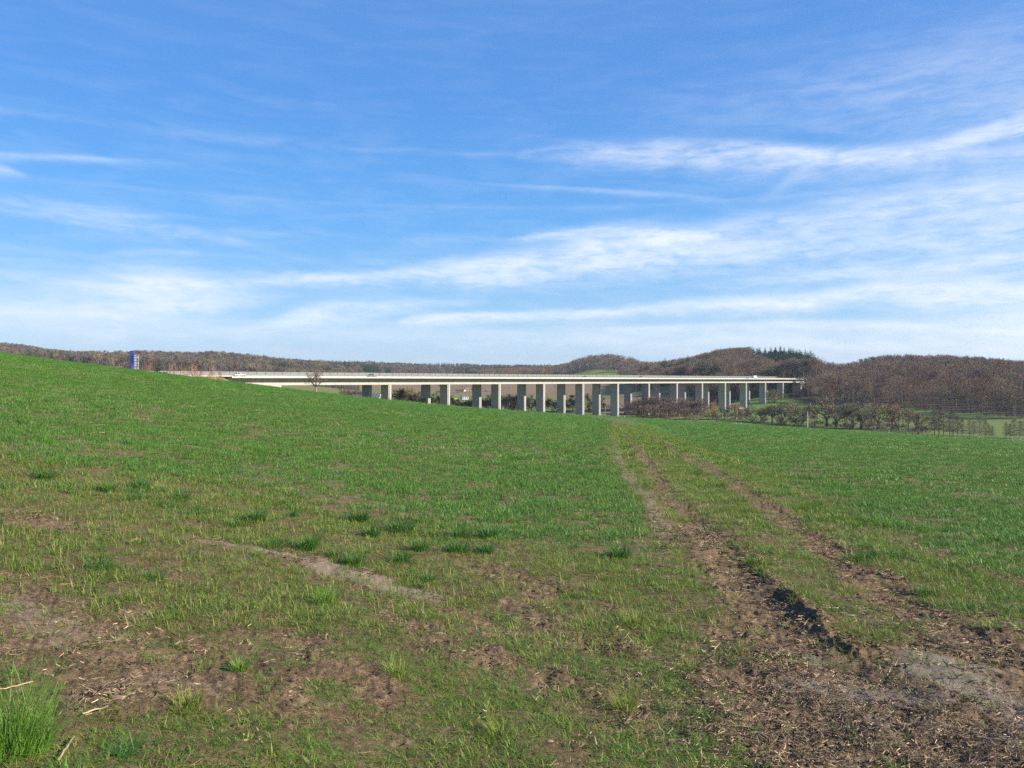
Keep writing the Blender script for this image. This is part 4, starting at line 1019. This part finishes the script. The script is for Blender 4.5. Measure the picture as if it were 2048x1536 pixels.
# local x: to the right of travel (towards the camera side), y: along; t = -x
def viaduct(t0, label, near):
    root = bridge_empty('motorway_viaduct', t0); tag(root, label, 'viaduct', None)
    S0, S1 = -77, 478
    e = 3.5; w = 5.4
    # girder profile in (x, z): x=+e is the camera side edge (t=-e)
    g = MB(); g.prism([(0.0, -1.86), (.12, .72), (e - .1, .93), (e - .1, 1.36), (-w - e + .1, 1.36), (-w - e + .1, .93), (-w - .12, .72), (-w, -1.86)][::-1], S0, S1); g.build('box_girder', M['concrete'], root)
    for sx in (1, -1):
        f = MB(); x = e - .1 if sx > 0 else -w - e + .1
        f.prism([(x, .96), (x + sx * .25, .96), (x + sx * .25, 1.49), (x - sx * .45, 1.49), (x - sx * .45, 1.363), (x, 1.363)][::(-1 if sx > 0 else 1)], S0, S1); f.build('edge_beam', M['fascia'], root)
    a = MB(); a.prism([(e - .6, 1.363), (e - .6, 1.40), (-w - e + .6, 1.40), (-w - e + .6, 1.363)][::-1], S0, S1); a.build('carriageway', M['asphalt'], root)
    for i in range(0, 13):
        s = i * SPAN; p = bridge(s, t0 + w / 2); gz_ = float(base_h(*p)) - EYE
        m = MB(); z0 = gz_ - 1.5; z1 = -1.93; th = 1.7; c = .12
        n = len(m.v)
        for z, k in ((z0, 1.), (z1, 1.)):
            for x, y in ((0, -th / 2 + c), (-c, -th / 2), (-w + c, -th / 2), (-w, -th / 2 + c), (-w, th / 2 - c), (-w + c, th / 2), (-c, th / 2), (0, th / 2 - c)): m.v.append((x, s + y, z))
        m.f += [tuple(range(8))] + [tuple(range(15, 7, -1))] + [(k, 8 + k, 8 + (k + 1) % 8, (k + 1) % 8) for k in range(8)]
        pr = m.build('pier', M['concrete'], root)
        bb = MB()
        for x in (-1.1, -w + 1.1): bb.box((x, s, -1.75), (.8, .9, .35))
        bb.build('bearing', M['dark_rail'], pr)
        dp = MB(); dp.tube((.10, s - .2, z0), (.10, s - .2, -1.9), .09, .09, 8); dp.build('drain_pipe', M['rail'], pr)
    ab = MB(); ab.box((-w / 2, -62, -5.4), (w + 2.2, 14, 7.0)); ab.build('abutment', M['abut'], root)
    ab = MB(); ab.box((-w / 2, 474, -7.4), (w + 2.2, 12, 11.0)); ab.build('abutment', M['abut'], root)
    # railing on the camera side edge
    r = MB(); x = e - .02
    k = S0 - 60
    while k < S1:
        r.box((x, k, 2.0), (.06, .06, 1.02)); k += 2.0
    for z in (2.5, 2.15, 1.8): r.box((x, (S0 - 60 + S1) / 2, z), (.05, S1 - S0 + 60, .05))
    r.build('railing', M['rail'], root)
    gr = MB(); gr.box((e - 1.0, (S0 - 60 + S1) / 2, 2.02), (.06, S1 - S0 + 60, .32))
    k = S0 - 60
    while k < S1: gr.box((e - .95, k, 1.70), (.08, .1, .6)); k += 4.0
    gr.build('guard_rail', M['rail'], root)
    gr = MB(); xx = -w - e + .75; gr.box((xx, (S0 - 60 + S1) / 2, 1.81), (.30, S1 - S0 + 60, .9)) 
    gr.build('median_barrier', M['fascia'], root)
    if not near:
        xx = -w - e + .2; q = MB(); S2 = S0 - 95; k = S2
        while k < S1:
            q.box((xx, k + 2, 2.55), (.08, 3.9, 2.1)); k += 4.0
        q.build('noise_barrier', M['panel'], root)
        q = MB(); k = S2
        while k <= S1: q.box((xx + .09, k, 2.56), (.10, .12, 2.16)); k += 4.0
        q.box((xx, (S2 + S1) / 2, 3.67), (.16, S1 - S2, .12)); q.build('barrier_frame', M['dark_rail'], root)
    return root
viaduct(0, 'long concrete viaduct carrying the nearer motorway carriageway across the valley', True)
viaduct(13.9, 'parallel concrete viaduct carrying the farther carriageway with the pale noise barrier', False)
# motorway on the embankment
rd = MB()
for t0, t1 in ((-3.8, 9.0), (10.2, 22.6)):
    for s0, s1 in ((-420, -77), (478, 780)):
        a, b = bridge(s0, t0), bridge(s1, t0); c, d = bridge(s1, t1), bridge(s0, t1); z = DECK - .07
        rd.quad((a[0], a[1], z), (b[0], b[1], z), (c[0], c[1], z), (d[0], d[1], z))
tag(rd.build('motorway', M['asphalt']), 'asphalt motorway carriageways running onto the viaduct', 'road', kind='structure')

# ------------------------------------------------------------------ vehicles
def car(s, t, kind, paint, label, zz=None, loc=None, rz=None, L=4.4, grp='vehicles on the viaduct'):
    """local x forward, built at road level"""
    if loc is None:
        p = bridge(s, t); loc = (p[0], p[1], EYE + 1.403); rz = math.atan2(D[1], D[0])
    o = empty('van' if kind == 'van' else 'car', loc, rz); W = 1.8
    if kind == 'van': prof = [(-L / 2, .35), (L / 2, .35), (L / 2, .95), (L / 2 - .35, 1.1), (L / 2 - 1.0, 1.85), (L / 2 - 1.5, 2.0), (-L / 2 + .1, 2.0), (-L / 2, 1.8)]; cab = None
    else: prof = [(-L / 2, .35), (L / 2, .35), (L / 2 + .02, .62), (L / 2 - .25, .80), (L / 2 - 1.15, .93), (-L / 2 + .35, .98), (-L / 2 + .02, .90)]; cab = [(L / 2 - 1.25, .935), (L / 2 - 1.95, 1.42), (-L / 2 + 1.3, 1.46), (-L / 2 + .35, .985)]
    def ext(pr, y0, y1, mat, nm, par, inset=0.):
        b = MB(); n = len(b.v); k = len(pr)
        for y, q in ((y0, 0), (y1, 0)): b.v += [(x, y, z) for x, z in pr]
        b.f += [(n + i, n + (i + 1) % k, n + k + (i + 1) % k, n + k + i) for i in range(k)] + [tuple(range(n + k - 1, n - 1, -1)), tuple(range(n + k, n + 2 * k))]
        return b.build(nm, mat, par)
    body = ext(prof, -W / 2, W / 2, paint, 'body', o)
    bv = body.modifiers.new('b', 'BEVEL'); bv.width = .06; bv.segments = 2
    if cab:
        ext(cab, -W / 2 + .14, W / 2 - .14, M['glass'], 'windows', o)
        rf = [(cab[1][0] + .05, 1.425), (cab[2][0] - .05, 1.465), (cab[2][0] - .02, 1.51), (cab[1][0] - .05, 1.47)]
        ext(rf, -W / 2 + .12, W / 2 - .12, paint, 'roof', o)
        pl = MB()
        for y in (-W / 2 + .13, W / 2 - .13):
            for x in (cab[1][0], 0.1, cab[2][0]): pl.box((x - .03, y, 1.21), (.09, .03, .5))
        pl.build('pillar', paint, o)
    else:
        for y in (-W / 2 - .004, W / 2 + .004):
            g = MB(); g.box((L / 2 - 1.35, y, 1.45), (.8, .012, .5)); g.build('window', M['glass'], o)
        g = MB(); g.quad((L / 2 - .42, -.75, 1.16), (L / 2 - .42, .75, 1.16), (L / 2 - .98, .7, 1.83), (L / 2 - .98, -.7, 1.83))
        g.v = [(x + .03, y, z + .02) for x, y, z in g.v]; g.build('windscreen', M['glass'], o)
    for x in (-L / 2 + .8, L / 2 - .85):
        for y in (-W / 2 + .02, W / 2 - .02):
            w = MB(); sg = 1 if y > 0 else -1; w.tube((x, y - .1 * sg, .33), (x, y + .06 * sg, .33), .33, .33, 14); wo = w.build('wheel', M['rubber'], o)
            r = MB(); r.tube((x, y + .055 * sg, .33), (x, y + .075 * sg, .33), .19, .17, 10); r.build('rim', M['rail'], wo)
    for y in (-.65, .65):
        h = MB(); h.box((L / 2 - .02, y, .66), (.08, .32, .14)); h.build('headlight', M['white'], o)
        h = MB(); h.box((-L / 2 + .01, y, .76), (.08, .3, .16)); h.build('tail_light', M['lamp'], o)
    return tag(o, label, 'van' if kind == 'van' else 'car', grp)
def s_of(u):   # station along the bridge seen at column u
    return (20843 / (2407 - u) * 26.8 - 343.3) / .744
car(s_of(478), -.2, 'car', M['car_white'], 'white car on the viaduct near its left end', L=4.9)
car(s_of(752), 3.0, 'car', M['car_dark'], 'dark car on the viaduct left of the first piers')
car(s_of(1212), 15.5, 'car', M['car_dark'], 'dark car half hidden behind the barriers at the middle of the viaduct')
car(s_of(1322), 15.5, 'car', M['car_dark'], 'dark car further right on the viaduct before the round hill')
v = car(s_of(1516), 3.0, 'van', M['car_white'], 'white van near the right end of the viaduct', L=6.0); v.scale = (1.1, 1.1, 1.25)
for u, Yq, pa, lb in ((1455, 585, 'car_white', 'white parked car under the bridge left of the second last pier'), (1484, 600, 'car_white', 'white parked car under the bridge at the foot of a tall pier')):
    x = at(u, Yq); car(0, 0, 'car', M[pa], lb, loc=(x, Yq, float(base_h(x, Yq)) + .02), rz=R_(8), grp='cars parked under the bridge')
x = at(912, 800.); car(0, 0, 'van', M['car_green'], 'yellow green van parked beside the white cabin', loc=(x, 800., float(base_h(x, 800.))), rz=R_(20), L=4.6, grp=None)

# ------------------------------------------------------------------ blue sign with lattice frame
def sign():
    p = (at(264, 262.), 262.); z = float(base_h(p[0], p[1]))
    o = empty('motorway_sign', (p[0], p[1], z), BR); tag(o, 'tall blue motorway sign board with white lettering seen side on above the slope', 'road sign')
    top = EYE + (CY - 702.5) / F * p[1] - z; w = 3.2; H = 6.6
    b = MB(); b.box((0, 0, top - H / 2), (w, .14, H)); b.build('sign_board', M['sign_blue'], o)
    f = MB()
    for x in (-w / 2 - .05, w / 2 + .05): f.box((x, 0, top - H / 2), (.05, .16, H + .1))
    for zz in (top + .05, top - H - .05): f.box((0, 0, zz), (w + .2, .2, .1))
    f.build('board_frame', M['sign_blue'], o)
    t = MB(); rr = random.Random(4)
    for zz, x0, ln in ((top - .5, -1.1, 1.9), (top - 1.0, -1.1, 1.5), (top - 1.5, -1.1, 1.1), (top - 2.0, -1.1, .7), (top - 4.6, -.5, 1.1), (top - 5.3, -.5, 1.5), (top - 6.0, -.5, 1.3)):
        x = x0
        while x < x0 + ln:
            wd = rr.uniform(.16, .26); t.box((x + wd / 2, -.078, zz), (wd * .75, .012, .30)); x += wd + .04
    t.build('lettering', M['white'], o)
    a = MB(); a.box((-1.0, -.078, top - 4.2), (.12, .012, 3.6)); a.box((-.8, -.078, top - 2.9), (.4, .012, .13)); a.build('arrow', M['white'], o)
    # lattice supports standing behind the board
    for x, yb in ((w / 2 - .5, 1.0), (-w / 2 + .5, 1.0)):
        l = MB(); y0, y1 = .2, 1.7
        for y in (y0, y1): l.box((x, y, (top - .9) / 2 - .3), (.14, .14, top - .6))
        k = 0.3; sgn = 1
        while k < top - 1.4:
            l.tube((x, y0 if sgn > 0 else y1, k), (x, y1 if sgn > 0 else y0, k + .9), .04, .04, 4); l.box((x, (y0 + y1) / 2, k), (.08, y1 - y0, .08)); k += .9; sgn = -sgn
        l.build('lattice_support', M['rail'], o)
sign()
# small dark box beside the barrier start
p = bridge(s_of(343), 5.0); o = empty('control_cabinet', (p[0], p[1], DECK - .1), BR); tag(o, 'small dark roadside box at the left start of the pale barrier', 'cabinet')
b = MB(); b.box((0, 0, .95), (.9, 1.2, 1.5)); b.build('body', M['black'], o); b = MB(); b.box((0, 0, 1.74), (1.0, 1.3, .08)); b.build('lid', M['rail'], o); b = MB(); b.box((0, 0, .1), (.7, 1.0, .2)); b.build('base', M['abut'], o)

# ------------------------------------------------------------------ lane, posts, fence, poles
lane = MB(); lp = []
for u in range(980, 2301, 20):
    bb = (u - CX) / F; Y = float(np.interp(bb, RK_B, RK_R)) + 4; x = bb * Y; lp.append((x, Y))
for (x0, y0), (x1, y1) in zip(lp[:-1], lp[1:]):
    def zz(x, y): return float(base_h(x, y)) + .06
    a = (x0, y0 - 1.5); b_ = (x1, y1 - 1.5); c = (x1, y1 + 1.5); d = (x0, y0 + 1.5)
    lane.quad(*[(p[0], p[1], zz(*p)) for p in (a, b_, c, d)])
tag(lane.build('farm_lane', M['lane']), 'narrow pale farm lane along the far edge of the field', 'lane', kind='structure')
def edge(u, dy=0.):
    bb = (u - CX) / F; Y = float(np.interp(bb, RK_B, RK_R)) + 1.2 + dy; x = bb * Y; return x, Y, float(base_h(x, Y))
def delineator(u, lb, hh=1.05):
    x, y, z = edge(u, .6); o = empty('marker_post', (x, y, z)); tag(o, lb, 'marker post', 'white marker posts along the farm lane')
    b = MB(); b.tube((0, 0, -.2), (0, 0, hh), .11, .09, 6); b.build('post', M['white'], o); b = MB(); b.tube((0, 0, hh * .72), (0, 0, hh * .88), .113, .108, 6); b.build('black_band', M['black'], o)
for u, lb in ((1000, 'white marker post at the foot of the third near pier'), (1006, 'second white marker post close to the third near pier'), (1240, 'left of two white marker posts where the track meets the lane'), (1249, 'right of two white marker posts where the track meets the lane'),
              (1472, 'left of two white marker posts below the leaning tree'), (1482, 'right of two white marker posts below the leaning tree'), (1778, 'white marker post below the fan shaped oaks'), (1958, 'thin white marker post before the larch row'), (2025, 'white marker post near the right border'), (2040, 'rightmost white marker post by the photo border')):
    delineator(u, lb, 1.3)
fo = empty('pasture_fence', (0, 0, 0)); tag(fo, 'wooden pasture fence posts with wire behind the field edge on the right', 'fence')
pts = []
for i, u in enumerate(range(1735, 2049, 13)):
    bb = (u - CX) / F; Y = float(np.interp(bb, RK_B, RK_R)) + 8 + (i % 2); x = bb * Y; z = float(base_h(x, Y)); hh = 1.3 + (2.2 if u in (1839,) else 0) + random.uniform(-.1, .3)
    b = MB(); b.tube((x, Y, z - .4), (x + random.uniform(-.1, .1), Y, z + hh), .09, .075, 6); b.build('post', M['wood'], fo); pts.append((x, Y, z + 1.1))
for dz in (0, -.35, -.7):
    b = MB()
    for a, c in zip(pts[:-1], pts[1:]): b.tube((a[0], a[1], a[2] + dz), (c[0], c[1], c[2] + dz), .012, .012, 3, False)
    b.build('wire', M['rail'], fo)
x, y, z = edge(1615, 4.5); o = empty('telegraph_pole', (x, y, z)); tag(o, 'single pale telegraph pole at the field edge before the bare trees', 'pole')
ht = (EYE + (CY - 823) / F * y) - z
b = MB(); b.tube((0, 0, -.5), (0, 0, ht), .24, .17, 10); b.build('shaft', M['pole'], o); b = MB(); b.tube((0, 0, ht), (0, 0, ht + .12), .2, .05, 10); b.build('cap', M['rail'], o)
x, y, z = edge(1210, 8); o = empty('street_lamp', (x, y, z)); tag(o, 'small lamp post between the sixth and seventh near piers', 'lamp post')
ht = (EYE + (CY - 812) / F * y) - z
b = MB(); b.tube((0, 0, -.3), (0, 0, ht), .12, .08, 8); b.build('shaft', M['pole'], o); b = MB(); b.box((0, 0, ht + .1), (1.0, .4, .2)); b.build('lamp_head', M['rail'], o)

# ------------------------------------------------------------------ buildings in the valley
def house(name, u, Y, w, d, hw, hr, rz, wall, roof, label, cat, wins=2, z=None):
    x = at(u, Y); o = empty(name, (x, Y, float(base_h(x, Y)) if z is None else z), rz); tag(o, label, cat)
    b = MB(); b.prism([(-d / 2, -.5), (d / 2, -.5), (d / 2, hw), (0, hw + hr - .02), (-d / 2, hw)][::-1], -w / 2, w / 2)
    b.v = [(y_, x_, z_) for x_, y_, z_ in b.v]; b.f = [tuple(reversed(f)) for f in b.f]; b.build('wall', wall, o)
    r = MB()
    for s in (-1, 1):
        e = d / 2 + .35; ze = hw - .35 * hr / (d / 2)
        r.quad((-w / 2 - .3, s * e, ze + .05), (w / 2 + .3, s * e, ze + .05), (w / 2 + .3, 0, hw + hr + .05), (-w / 2 - .3, 0, hw + hr + .05))
        r.quad((-w / 2 - .3, s * e, ze + .2), (w / 2 + .3, s * e, ze + .2), (w / 2 + .3, 0, hw + hr + .2), (-w / 2 - .3, 0, hw + hr + .2))
        r.quad((-w / 2 - .3, s * e, ze + .05), (w / 2 + .3, s * e, ze + .05), (w / 2 + .3, s * e, ze + .2), (-w / 2 - .3, s * e, ze + .2))
    r.build('roof', roof, o)
    for i in range(wins):
        xx = -w / 2 + w * (i + .5) / wins
        g = MB(); g.box((xx, -d / 2 - .02, hw * .55), (1.1, .06, 1.1)); g.build('window', M['glass'], o)
    g = MB(); g.box((w / 2 + .02, 0, 1.0), (.06, 1.1, 2.0)); g.build('door', M['wood'], o)
zr = lambda v, Y: EYE + (CY - v) / F * Y
house('barn', 724, 440., 9.5, 7, 3.0, 2.6, R_(-12), M['render'], M['roof_grey'], 'grey roofed barn behind the slope at the first far pier', 'barn', z=zr(785, 440) - 5.6)
house('barn', 751, 450., 6.5, 6, 2.6, 2.2, R_(-12), M['render'], M['roof_grey'], 'smaller grey roofed barn just left of the first near pier', 'barn', z=zr(786.5, 450) - 4.8)
house('cabin', 929, 810., 7.0, 5, 2.9, 1.3, R_(25), M['render'], M['roof_grey'], 'small white cabin on the green strip left of the third pier pair', 'cabin', 3)
house('house', 936, 1000., 7, 6, 2.6, 2.4, R_(15), M['render'], M['roof_red'], 'little red roofed house above the white cabin', 'house')
house('house', 926, 980., 5, 5, 2.2, 2.0, R_(-25), M['render'], M['roof_red'], 'tiny red roofed house left above the white cabin', 'house')
house('barn', 1117, 1120., 9, 7, 1.6, 2.6, R_(10), M['wood'], M['roof_grey'], 'low dark barn on the brown field behind the fifth pier pair', 'barn')
house('shed', 976, 985., 6, 5, 2.2, 2.0, R_(10), M['wood'], M['roof_grey'], 'small dark shed behind the third pier pair', 'shed')

# ------------------------------------------------------------------ haze
HAZE = True
if HAZE:
    me = MB(); me.box((0, 0, 32), (8800, 8800, 180))
    hz = me.build('haze', None); m = bpy.data.materials.new('haze_air'); m.use_nodes = True; n = m.node_tree; n.nodes.remove(n.nodes['Principled BSDF'])
    pv_ = n.nodes.new('ShaderNodeVolumePrincipled'); pv_.inputs['Density'].default_value = 8e-5; pv_.inputs['Color'].default_value = (.72, .84, 1, 1); pv_.inputs['Anisotropy'].default_value = .3
    n.links.new(pv_.outputs[0], n.nodes['Material Output'].inputs['Volume']); hz.data.materials.append(m); tag(hz, 'thin bluish air haze over the valley', 'haze', kind='stuff')

# ------------------------------------------------------------------ world
w = bpy.data.worlds.new('World'); scene.world = w; w.use_nodes = True
nt = NT(w.node_tree); bg = nt.n['Background']
sky = nt.new('ShaderNodeTexSky', sky_type='NISHITA'); sky.sun_disc = False; sky.sun_elevation = SUN_EL; sky.sun_rotation = SUN_AZ
sky.air_density = 1.0; sky.dust_density = .4; sky.ozone_density = 3.0
tc = nt.new('ShaderNodeTexCoord').outputs['Generated']; sp = nt.new('ShaderNodeSeparateXYZ'); nt.put(sp.inputs[0], tc)
dx, dy, dz = sp.outputs
az = nt.math('ARCTAN2', dx, dy)
el = nt.math('DIVIDE', dz, nt.math('SQRT', nt.math('ADD', nt.math('MULTIPLY', dx, dx), nt.math('MULTIPLY', dy, dy))))
comb = nt.new('ShaderNodeCombineXYZ'); nt.put(comb.inputs[0], az); nt.put(comb.inputs[1], nt.math('MULTIPLY', el, 3.2)); comb_v = comb.outputs[0]
comb2 = nt.new('ShaderNodeCombineXYZ'); nt.put(comb2.inputs[0], nt.math('ADD', az, nt.math('MULTIPLY', el, .8))); nt.put(comb2.inputs[1], nt.math('MULTIPLY', el, 5.)); comb2_v = comb2.outputs[0]
nA = nt.noise(comb_v, 5, 7, .6, .8); nB = nt.noise(comb2_v, 9, 8, .62, .4); nC = nt.noise(comb_v, 26, 7, .65, .6)
AZ0, AZ1 = -.72, .72
def ae(u, v):
    b = (u - CX) / F; return math.atan(b), (CY - v) / F / math.sqrt(1 + b * b)
azn = nt.mr(az, AZ0, AZ1)
def fcurve(pts):
    n = nt.new('ShaderNodeFloatCurve'); c = n.mapping.curves[0]
    while len(c.points) > 2: c.points.remove(c.points[1])
    pts = sorted(pts)
    c.points[0].location = pts[0]; c.points[1].location = pts[-1]
    for p in pts[1:-1]: c.points.new(*p)
    n.mapping.use_clip = False; n.mapping.extend = 'HORIZONTAL'; n.mapping.update(); nt.put(n.inputs['Value'], azn); return n.outputs[0]
wob = nt.math('MULTIPLY', nt.math('SUBTRACT', nA, .5), .035)
wob2 = nt.math('MULTIPLY', nt.math('SUBTRACT', nC, .5), .022)
azf = nt.mr(nt.math('ABSOLUTE', az), .75, 1.3, 1., .12)
def streak(pts, up=1., puff=1., wb=1.):
    """pts: (u, v, halfwidth px, density)"""
    cen, wid, den = [], [], []
    for u, v, hw, d in pts:
        a, e = ae(u, v); x = (a - AZ0) / (AZ1 - AZ0); cen.append((x, e)); wid.append((x, max(hw, 2) / F)); den.append((x, d))
    c, w_, d_ = fcurve(cen), fcurve(wid), fcurve(den)
    q = nt.math('SUBTRACT', nt.math('ADD', el, nt.math('MULTIPLY', nt.math('ADD', wob, wob2), wb)), c)
    q = nt.math('DIVIDE', q, w_)
    qu = nt.math('MULTIPLY', nt.math('MAXIMUM', q, 0), up); ql = nt.math('MINIMUM', q, 0)
    q2 = nt.math('ADD', nt.math('MULTIPLY', qu, qu), nt.math('MULTIPLY', nt.math('MULTIPLY', ql, ql), .45))
    g = nt.math('EXPONENT', nt.math('MULTIPLY', q2, -1))
    tex = nt.mr(nt.math('ADD', nt.math('MULTIPLY', nB, .55), nt.math('MULTIPLY', nC, .45)), .38, .60, 1 - .85 * puff, 1.08)
    return nt.math('MULTIPLY', nt.math('MULTIPLY', g, tex), nt.math('MULTIPLY', d_, azf))
ST = [
 ([(1030, 306, 6, 0), (1150, 300, 16, .38), (1300, 302, 22, .48), (1500, 300, 20, .6), (1700, 308, 14, .6), (1850, 300, 13, .55), (1950, 272, 18, .5), (2060, 240, 20, .55), (2400, 150, 30, .5)], 1., .9, .6),
 ([(1350, 330, 14, 0), (1550, 335, 22, .25), (1800, 320, 24, .32), (2060, 310, 26, .3)], 1, .6, .5),
 ([(930, 366, 3, 0), (1100, 375, 4, .16), (1300, 388, 5, .22), (1460, 401, 4, 0)], 1, .6, .15),
 ([(300, 560, 10, .25), (500, 562, 10, .5), (800, 548, 16, .55), (1000, 525, 28, .7), (1200, 490, 34, .75), (1400, 465, 30, .62), (1600, 440, 36, .5), (1850, 405, 40, .5), (2060, 385, 40, .5), (2400, 350, 50, .5)], 1.2, .7, .7),
 ([(900, 560, 6, .1), (1100, 540, 20, .4), (1400, 510, 26, .4), (1700, 490, 26, .38), (2060, 455, 40, .4)], 1, .8, .7),
 ([(1010, 478, 5, 0), (1100, 470, 9, .5), (1180, 463, 7, .35), (1290, 462, 12, .55), (1380, 462, 11, .5), (1450, 466, 6, 0)], 1.2, 1., .6),
 ([(1350, 572, 6, 0), (1600, 552, 14, .35), (1800, 535, 14, .4), (2060, 512, 16, .55), (2400, 480, 16, .5)], 1, .8, .5),
 ([(790, 645, 6, 0), (850, 637, 10, .7), (1000, 630, 8, .7), (1200, 626, 9, .65), (1400, 612, 14, .65), (1600, 600, 18, .7), (1740, 578, 16, .8), (1900, 585, 26, .85), (2060, 592, 34, .8), (2400, 600, 40, .8)], 1.1, .6, .5),
 ([(1200, 660, 5, 0), (1500, 652, 7, .45), (1800, 650, 12, .5), (2060, 655, 20, .6), (2400, 660, 20, .6)], 1, .5, .35),
 ([(-300, 590, 20, .3), (50, 590, 22, .3), (200, 575, 30, .55), (350, 575, 30, .65), (450, 585, 22, .45), (560, 590, 10, .1), (640, 590, 6, 0)], 1., .6, .8),
 ([(150, 620, 16, .2), (300, 612, 20, .55), (420, 605, 12, .4), (560, 595, 6, .1), (700, 590, 5, 0)], 1., .6, .6),
 ([(380, 665, 8, .1), (520, 650, 10, .35), (640, 622, 16, .6), (760, 612, 14, .5), (900, 605, 6, .25), (1000, 602, 5, 0)], 1., .7, .6),
 ([(-300, 360, 14, .25), (0, 392, 14, .25), (150, 420, 20, .32), (300, 446, 16, .28), (420, 470, 10, .2), (600, 515, 8, .1), (780, 555, 5, 0)], 1., .9, .6),
 ([(-300, 300, 7, .25), (0, 310, 6, .28), (150, 315, 5, .25), (280, 322, 4, .12), (390, 328, 3, 0)], 1., .5, .15),
 ([(-300, 290, 8, .4), (0, 338, 8, .4), (30, 346, 6, .3), (60, 354, 4, 0)], 1., .5, .15),
 ([(1500, 410, 4, 0), (1540, 390, 8, .09), (1600, 345, 12, .10), (1640, 320, 10, 0)], 1, .5, .1),
 ([(200, 510, 6, 0), (300, 502, 6, .22), (400, 508, 5, 0)], 1, .5, .3),
 ([(1100, 230, 30, 0), (1500, 200, 40, .10), (1800, 170, 60, .22), (2060, 160, 80, .28)], .7, .8, 1.),
 ([(-300, 640, 24, .3), (100, 650, 20, .3), (500, 660, 14, .25), (900, 672, 16, .3), (1400, 680, 20, .45), (2060, 700, 24, .5)], .8, .5, .6),
]
dens = None
for s in ST:
    k = streak(*s); inv = nt.math('SUBTRACT', 1, k, clamp=True); dens = inv if dens is None else nt.math('MULTIPLY', dens, inv)
veil = nt.math('MULTIPLY', nt.mr(nB, .45, .75), nt.mr(el, .0, .4, .18, .05))
lowv = nt.math('MULTIPLY', nt.math('EXPONENT', nt.math('MULTIPLY', nt.math('MAXIMUM', el, 0), -14.)), .34)
dens = nt.math('MULTIPLY', dens, nt.math('SUBTRACT', 1, veil)); dens = nt.math('MULTIPLY', dens, nt.math('SUBTRACT', 1, lowv))
dens = nt.math('SUBTRACT', 1, dens, clamp=True)
SKYK = .10
sc_ = nt.new('ShaderNodeVectorMath', operation='SCALE'); nt.put(sc_.inputs[0], sky.outputs[0]); sc_.inputs['Scale'].default_value = SKYK
hs = nt.new('ShaderNodeHueSaturation'); nt.put(hs.inputs['Color'], sc_.outputs[0]); hs.inputs['Saturation'].default_value = 1.3
grad = nt.ramp(nt.math('MAXIMUM', el, 0), [(0, (.175, .315, .45)), (.08, (.11, .28, .47)), (.2, (.068, .23, .48)), (.36, (.06, .18, .44)), (.6, (.072, .17, .40)), (1., (.03, .075, .2))])
hs_out = nt.mix(.78, nt.mix(1., hs.outputs[0], (1.05, .94, 1.05, 1), 'MULTIPLY'), grad)
colr = nt.mix(dens, hs_out, (.53, .555, .595, 1))
nt.put(bg.inputs['Color'], colr); bg.inputs['Strength'].default_value = .95

sun = bpy.data.lights.new('sun', 'SUN'); sun.energy = 5.0; sun.angle = R_(.53); sun.color = (1, .92, .78)
so = bpy.data.objects.new('sun', sun); C.objects.link(so)
sd = Vector((math.sin(SUN_AZ) * math.cos(SUN_EL), math.cos(SUN_AZ) * math.cos(SUN_EL), math.sin(SUN_EL)))
so.rotation_euler = sd.to_track_quat('Z', 'Y').to_euler(); so.location = (50, -20, 60)

cam = bpy.data.cameras.new('camera'); cam.sensor_width = 36; cam.lens = 36 * F / 2048; cam.shift_y = -(768 - CY) / 2048
cam.clip_start = .05; cam.clip_end = 30000
co = bpy.data.objects.new('camera', cam); C.objects.link(co); co.location = (0, 0, EYE); co.rotation_euler = (math.pi / 2, 0, 0); scene.camera = co
vs = scene.view_settings; vs.view_transform = 'Standard'; vs.look = 'None'; vs.exposure = 1.02; vs.gamma = 1.
scene.render.engine = 'CYCLES'
scene.cycles.max_bounces = 6; scene.cycles.diffuse_bounces = 3; scene.cycles.transparent_max_bounces = 4; scene.cycles.volume_bounces = 0
scene.cycles.use_adaptive_sampling = True; scene.cycles.adaptive_threshold = .01
scene.cycles.use_denoising = False; scene.cycles.denoiser = 'OPENIMAGEDENOISE'
